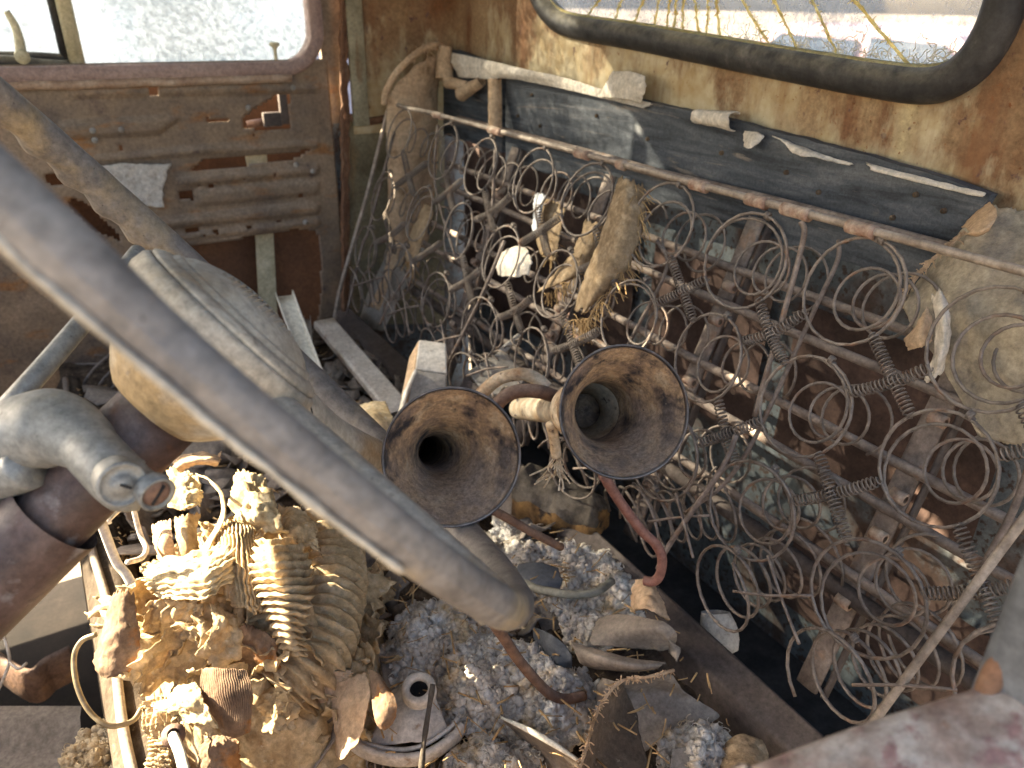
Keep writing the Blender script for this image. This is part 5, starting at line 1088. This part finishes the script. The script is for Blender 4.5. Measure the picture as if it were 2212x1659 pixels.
pap([[(365, 1000, -.46), (400, 978, -.45), (450, 970, -.45), (490, 985, -.46)], [(370, 1012, -.45), (405, 995, -.44), (450, 990, -.44), (480, 1000, -.45)], [(385, 1030, -.46), (410, 1012, -.45), (445, 1008, -.45), (470, 1012, -.46)]], 'tan arched paper band under the wheel hub', 'fabric', nz=.0015)
pap([[(505, 1015, -.44), (540, 1010, -.43), (580, 1040, -.43)], [(490, 1060, -.43), (540, 1060, -.415), (600, 1085, -.42)], [(490, 1110, -.43), (540, 1110, -.415), (620, 1130, -.42)], [(500, 1150, -.44), (550, 1155, -.43), (640, 1165, -.435)]], 'crumbling sunlit crust behind the near wheel rim', 'paper_pale', nz=.009, ns=55, nu=44, nv=44)
pap([[(600, 1070, -.44), (650, 1090, -.44), (690, 1130, -.45)], [(590, 1120, -.43), (640, 1135, -.43), (690, 1170, -.44)], [(600, 1165, -.44), (650, 1180, -.435), (700, 1210, -.45)]], 'rough crust piece above the shaded bellows', 'paper', nz=.007, ns=60)
pap([[(690, 985, -.47), (740, 1000, -.46), (790, 1010, -.47)], [(700, 1030, -.46), (750, 1040, -.455), (800, 1040, -.46)], [(720, 1070, -.465), (770, 1075, -.46), (815, 1070, -.465)]], 'sunlit crumpled paper below the wheel spoke', 'paper_pale', nz=.006)
pap([[(760, 1040, -.47), (800, 1060, -.46), (830, 1050, -.465)], [(770, 1090, -.48), (810, 1100, -.47), (850, 1100, -.475)], [(800, 1130, -.49), (840, 1140, -.48), (870, 1150, -.485)]], 'tan crumpled paper between the larger horn and the wheel rim', 'paper', nz=.005)
pap([[(750, 890, -.46), (790, 870, -.45), (835, 868, -.455)], [(770, 920, -.455), (810, 905, -.445), (850, 900, -.45)], [(800, 960, -.465), (830, 950, -.46), (860, 940, -.46)]], 'sunlit carton fragment left of the larger horn', 'paper', nz=.001, rag=.04)
pap([[(800, 935, -.455), (815, 915, -.45), (850, 900, -.455)], [(806, 960, -.46), (825, 940, -.455), (858, 925, -.46)], [(820, 985, -.47), (838, 968, -.465), (862, 955, -.47)]], 'curved carton edge touching the larger horn', 'paper_pale', nz=.001)
pap([[(716, 1470, -.51), (742, 1462, -.50), (790, 1440, -.49)], [(714, 1520, -.515), (745, 1520, -.505), (800, 1500, -.49)], [(716, 1580, -.525), (745, 1585, -.515), (790, 1555, -.50)], [(722, 1640, -.54), (740, 1645, -.53), (775, 1605, -.515)]], 'hanging woven textured cloth left of the dry leaf', 'fabric', 'cloth_scrap', nz=.002, rag=.05)
pap([[(792, 1440, -.49), (812, 1448, -.485), (826, 1466, -.485)], [(802, 1490, -.49), (828, 1496, -.48), (856, 1512, -.482)], [(806, 1545, -.495), (826, 1555, -.49), (858, 1545, -.49)], [(822, 1575, -.50), (835, 1578, -.5), (845, 1565, -.5)]], 'dry grey brown leaf shaped scrap with pale veins', 'paper_dark', 'dry_leaf', nz=.001, rag=.05, big=.001)
pap([[(655, 1455, -.51), (700, 1450, -.50), (770, 1440, -.50)], [(660, 1480, -.515), (700, 1478, -.505), (760, 1470, -.505)], [(670, 1520, -.53), (700, 1525, -.52), (720, 1525, -.52)]], 'tan rag with a knotted edge right of the heap', 'fabric', 'cloth_scrap', nz=.003)
pap([[(560, 1500, -.50), (600, 1490, -.49), (650, 1500, -.50)], [(555, 1540, -.51), (600, 1535, -.50), (650, 1540, -.51)], [(560, 1585, -.52), (600, 1590, -.51), (640, 1580, -.52)]], 'crumpled brown paper at the foot of the bellows', 'paper', nz=.006)
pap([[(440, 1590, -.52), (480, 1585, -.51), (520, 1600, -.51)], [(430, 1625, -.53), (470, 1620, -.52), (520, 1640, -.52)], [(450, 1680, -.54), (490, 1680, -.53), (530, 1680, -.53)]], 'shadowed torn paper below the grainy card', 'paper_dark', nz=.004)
# ribbed bellows, in the shade of the heap
def bellows(pts, r, nr, label, squash=.75):
    C_ = crv([g(*p) for p in pts], 40); n_ = len(C_); mb = MB(); rr_ = [r*(1+.14*math.copysign(abs(math.sin(math.pi*nr*k/n_))**.6, math.sin(2*math.pi*nr*k/n_)))*(1+.08*NZ.noise(C_[k]*30)) for k in range(n_)]
    mb.tube(C_, rr_, 22)
    for k, v in enumerate(mb.v): mb.v[k] = v+Vc((NZ.noise(v*70), NZ.noise(v*70+Vc((7, 0, 0))), NZ.noise(v*70+Vc((0, 7, 0)))))*.003
    return tag(mb.build('ribbed_bellows', M['paper'], fix=False), label, 'bellows', PG)
bellows([(690, 1150, -.49), (712, 1230, -.488), (706, 1320, -.492), (672, 1420, -.50), (610, 1500, -.515)], .030, 19, 'long collapsed ribbed bellows bending down the right of the heap')
bellows([(745, 1180, -.53), (752, 1260, -.53), (740, 1340, -.532), (715, 1400, -.54)], .018, 14, 'slimmer ribbed bellows in shadow beside the long one')
# base mass under the heap
mb = MB(); C_ = g(500, 1330, -.5); P = []
for i in range(141):
    row = []
    for j in range(71):
        a, r = 2*math.pi*i/140, j/70; c_ = Vc((C_.x+.025, C_.y+.01, 0)); x = c_.x+math.cos(a)*r*.115; y = c_.y+math.sin(a)*r*.165
        h = -.60+.125*(1-r**2)**.7+.016*NZ.noise(Vc((x*40, y*40, 3)))+.018*abs(NZ.noise(Vc((x*90, y*90, 7))))+.010*abs(NZ.noise(Vc((x*200, y*200, 1))))
        row.append(Vc((x, y, h)))
    P.append(row)
mb = MB().grid(P)
tag(mb.build('crumbled_paper', M['paper']), 'dense crumbled brown paper mass under the sunlit scraps', None, kind='stuff')
m = MB()
for k in range(170):
    a, r = rnd.uniform(0, 6.28), rnd.random()**.6; x, y = C_.x+.01+math.cos(a)*r*.15, C_.y+math.sin(a)*r*.185; z = -.60+.125*max(0, 1-r**2)**.7+rnd.uniform(.0, .03)
    c_ = Vc((x, y, z)); px_, py_, _d = proj(c_)
    if px_ < (232 if py_ < 1470 else 335) or py_ > 1600: continue
    n_ = Vc((rnd.gauss(0, 1), rnd.gauss(0, 1), rnd.gauss(.6, .8))).normalized(); u = n_.orthogonal().normalized(); v = n_.cross(u); s_ = rnd.uniform(.003, .010)
    G_ = [[c_+u*s_*(i-2)/2*rnd.uniform(.8, 1.2)+v*s_*.8*(j-2)/2*rnd.uniform(.8, 1.2)+n_*rnd.gauss(0, .12)*s_+n_*s_*.2*((i-2)/2)**2 for j in range(5)] for i in range(5)]
    m.grid(G_)
for k in range(100):                  # bigger crumpled pieces
    a, r = rnd.uniform(0, 6.28), rnd.random()**.6; x, y = C_.x+.01+math.cos(a)*r*.14, C_.y+math.sin(a)*r*.165; z = -.60+.125*max(0, 1-r**2)**.7+rnd.uniform(.0, .02)
    c_ = Vc((x, y, z)); px_, py_, _d = proj(c_)
    if px_ < (262 if py_ < 1470 else 365) or py_ > 1575: continue
    n_ = Vc((rnd.gauss(-.3, .8), rnd.gauss(0, .8), rnd.gauss(.7, .5))).normalized(); u = n_.orthogonal().normalized(); v = n_.cross(u); an = rnd.uniform(0, 6.28); u, v = u*math.cos(an)+v*math.sin(an), v*math.cos(an)-u*math.sin(an)
    s_ = rnd.uniform(.014, .034); ph, fo = rnd.uniform(0, 50), rnd.uniform(-.9, .9); G_ = []
    for i in range(17):
        row = []
        for j in range(17):
            p_, q_ = (i-8)/8, (j-8)/8; e_ = 1+.25*NZ.noise(Vc((p_*3+ph, q_*3, 0)))+.12*NZ.noise(Vc((p_*9+ph, q_*9, 2)))
            h_ = abs(p_+.3*q_)*fo+.30*NZ.noise(Vc((p_*2+ph, q_*2, 5)))+.14*abs(NZ.noise(Vc((p_*6+ph, q_*6, 9))))+.05*NZ.noise(Vc((p_*16+ph, q_*16, 1)))
            row.append(c_+(u*p_*e_+v*q_*e_*.75+n_*h_)*s_)
        G_.append(row)
    m.grid(G_)
o = m.build('paper_flakes', M['paper'], fix=False); s_ = o.modifiers.new('t', 'SOLIDIFY'); s_.thickness = .0008; tag(o, 'small torn paper flakes strewn over the sunlit heap', None, kind='stuff')
# wires at the left of the heap
rodthing('white_rod', [onD(212, 1108, .62), onD(232, 1165, .63), onD(252, 1215, .635), onD(272, 1240, .635), onD(284, 1262, .635)], .0038, M['whitemetal'], 'pale painted rod running down into the heap from the column', 'rod')
rodthing('bent_wire', [onD(300, 1075, .70), onD(262, 1098, .68), onD(236, 1122, .66), onD(236, 1130, .66)], .0022, M['whitemetal'], 'pale bent wire crossing below the column', 'wire')
rodthing('bent_wire', [onD(288, 1095, .70), onD(296, 1130, .70), onD(305, 1160, .70), onD(316, 1185, .69), onD(306, 1205, .68), onD(275, 1215, .66)], .0024, M['whitemetal'], 'kinked pale wire with a rusty joint left of the box flap', 'wire')
P = [g(208, 1370, -.47), g(176, 1385, -.475), g(160, 1420, -.485), g(166, 1480, -.50), g(192, 1535, -.515), g(235, 1568, -.525), g(285, 1558, -.53), g(306, 1530, -.53)]
rodthing('wire_loop', P, .0022, M['brasswire'], 'brass coloured wire loop hanging over the cushion edge', 'wire loop', per=8)
rodthing('rod_end', [g(372, 1588, -.45), g(388, 1625, -.44), g(402, 1680, -.43)], .0036, M['pale'], 'pale rod sticking up at the bottom edge of the heap', 'rod')
m = MB().lathe([(-.002, .004), (-.002, .0075), (.002, .0078), (.004, .004)], g(374, 1590, -.45), (.1, -.4, .8), 18); tag(m.build('rod_collar', M['brownrod']), 'small rusty collar on the pale rod at the bottom edge', 'collar')
# chaff: straws and crumbs over the cushion
m = MB()
for k in range(1000):
    x, y = rnd.uniform(-.02, .42), rnd.uniform(.2, 1.3); q = Vc((x, y, -.575+rnd.uniform(-.008, .016)))
    if k > 700: x, y = rnd.uniform(.14, .42), rnd.uniform(.28, .58); q = Vc((x, y, rnd.uniform(-.545, -.522)))
    an = rnd.uniform(0, 6.28); l = rnd.uniform(.004, .022)
    d = Vc((math.cos(an), math.sin(an), rnd.gauss(0, .25))); m.tube([q, q+d*l*.5+Vc((0, 0, rnd.gauss(0, .001))), q+d*l], rnd.uniform(.0004, .0011), 4)
tag(m.build('straw_litter', M['straw'], fix=False), 'scattered straw bits and fibres over the seat dirt', None, kind='stuff')
m = MB()
for k in range(520):
    x, y = rnd.uniform(.0, .45), rnd.uniform(.45, 1.32); s_ = rnd.uniform(.004, .016)*(1 if k > 130 else 1.9); c_ = Vc((x, y, -.578+s_*.5))
    n_ = Vc((rnd.gauss(0, .7), rnd.gauss(0, .7), 1)).normalized(); u = n_.orthogonal().normalized(); v = n_.cross(u); an = rnd.uniform(0, 6.28); u, v = u*math.cos(an)+v*math.sin(an), v*math.cos(an)-u*math.sin(an)
    G_ = [[c_+u*s_*1.3*(i-1.5)/1.5+v*s_*(j-1.5)/1.5+n_*rnd.gauss(0, .15)*s_+Vc((rnd.gauss(0, .15), rnd.gauss(0, .15), 0))*s_ for j in range(4)] for i in range(4)]
    m.grid(G_)
o = m.build('broken_chips', M['vinyl'], fix=False); s_ = o.modifiers.new('t', 'SOLIDIFY'); s_.thickness = .002; tag(o, 'broken grey chips and flakes littering the seat behind the horns', None, kind='stuff')
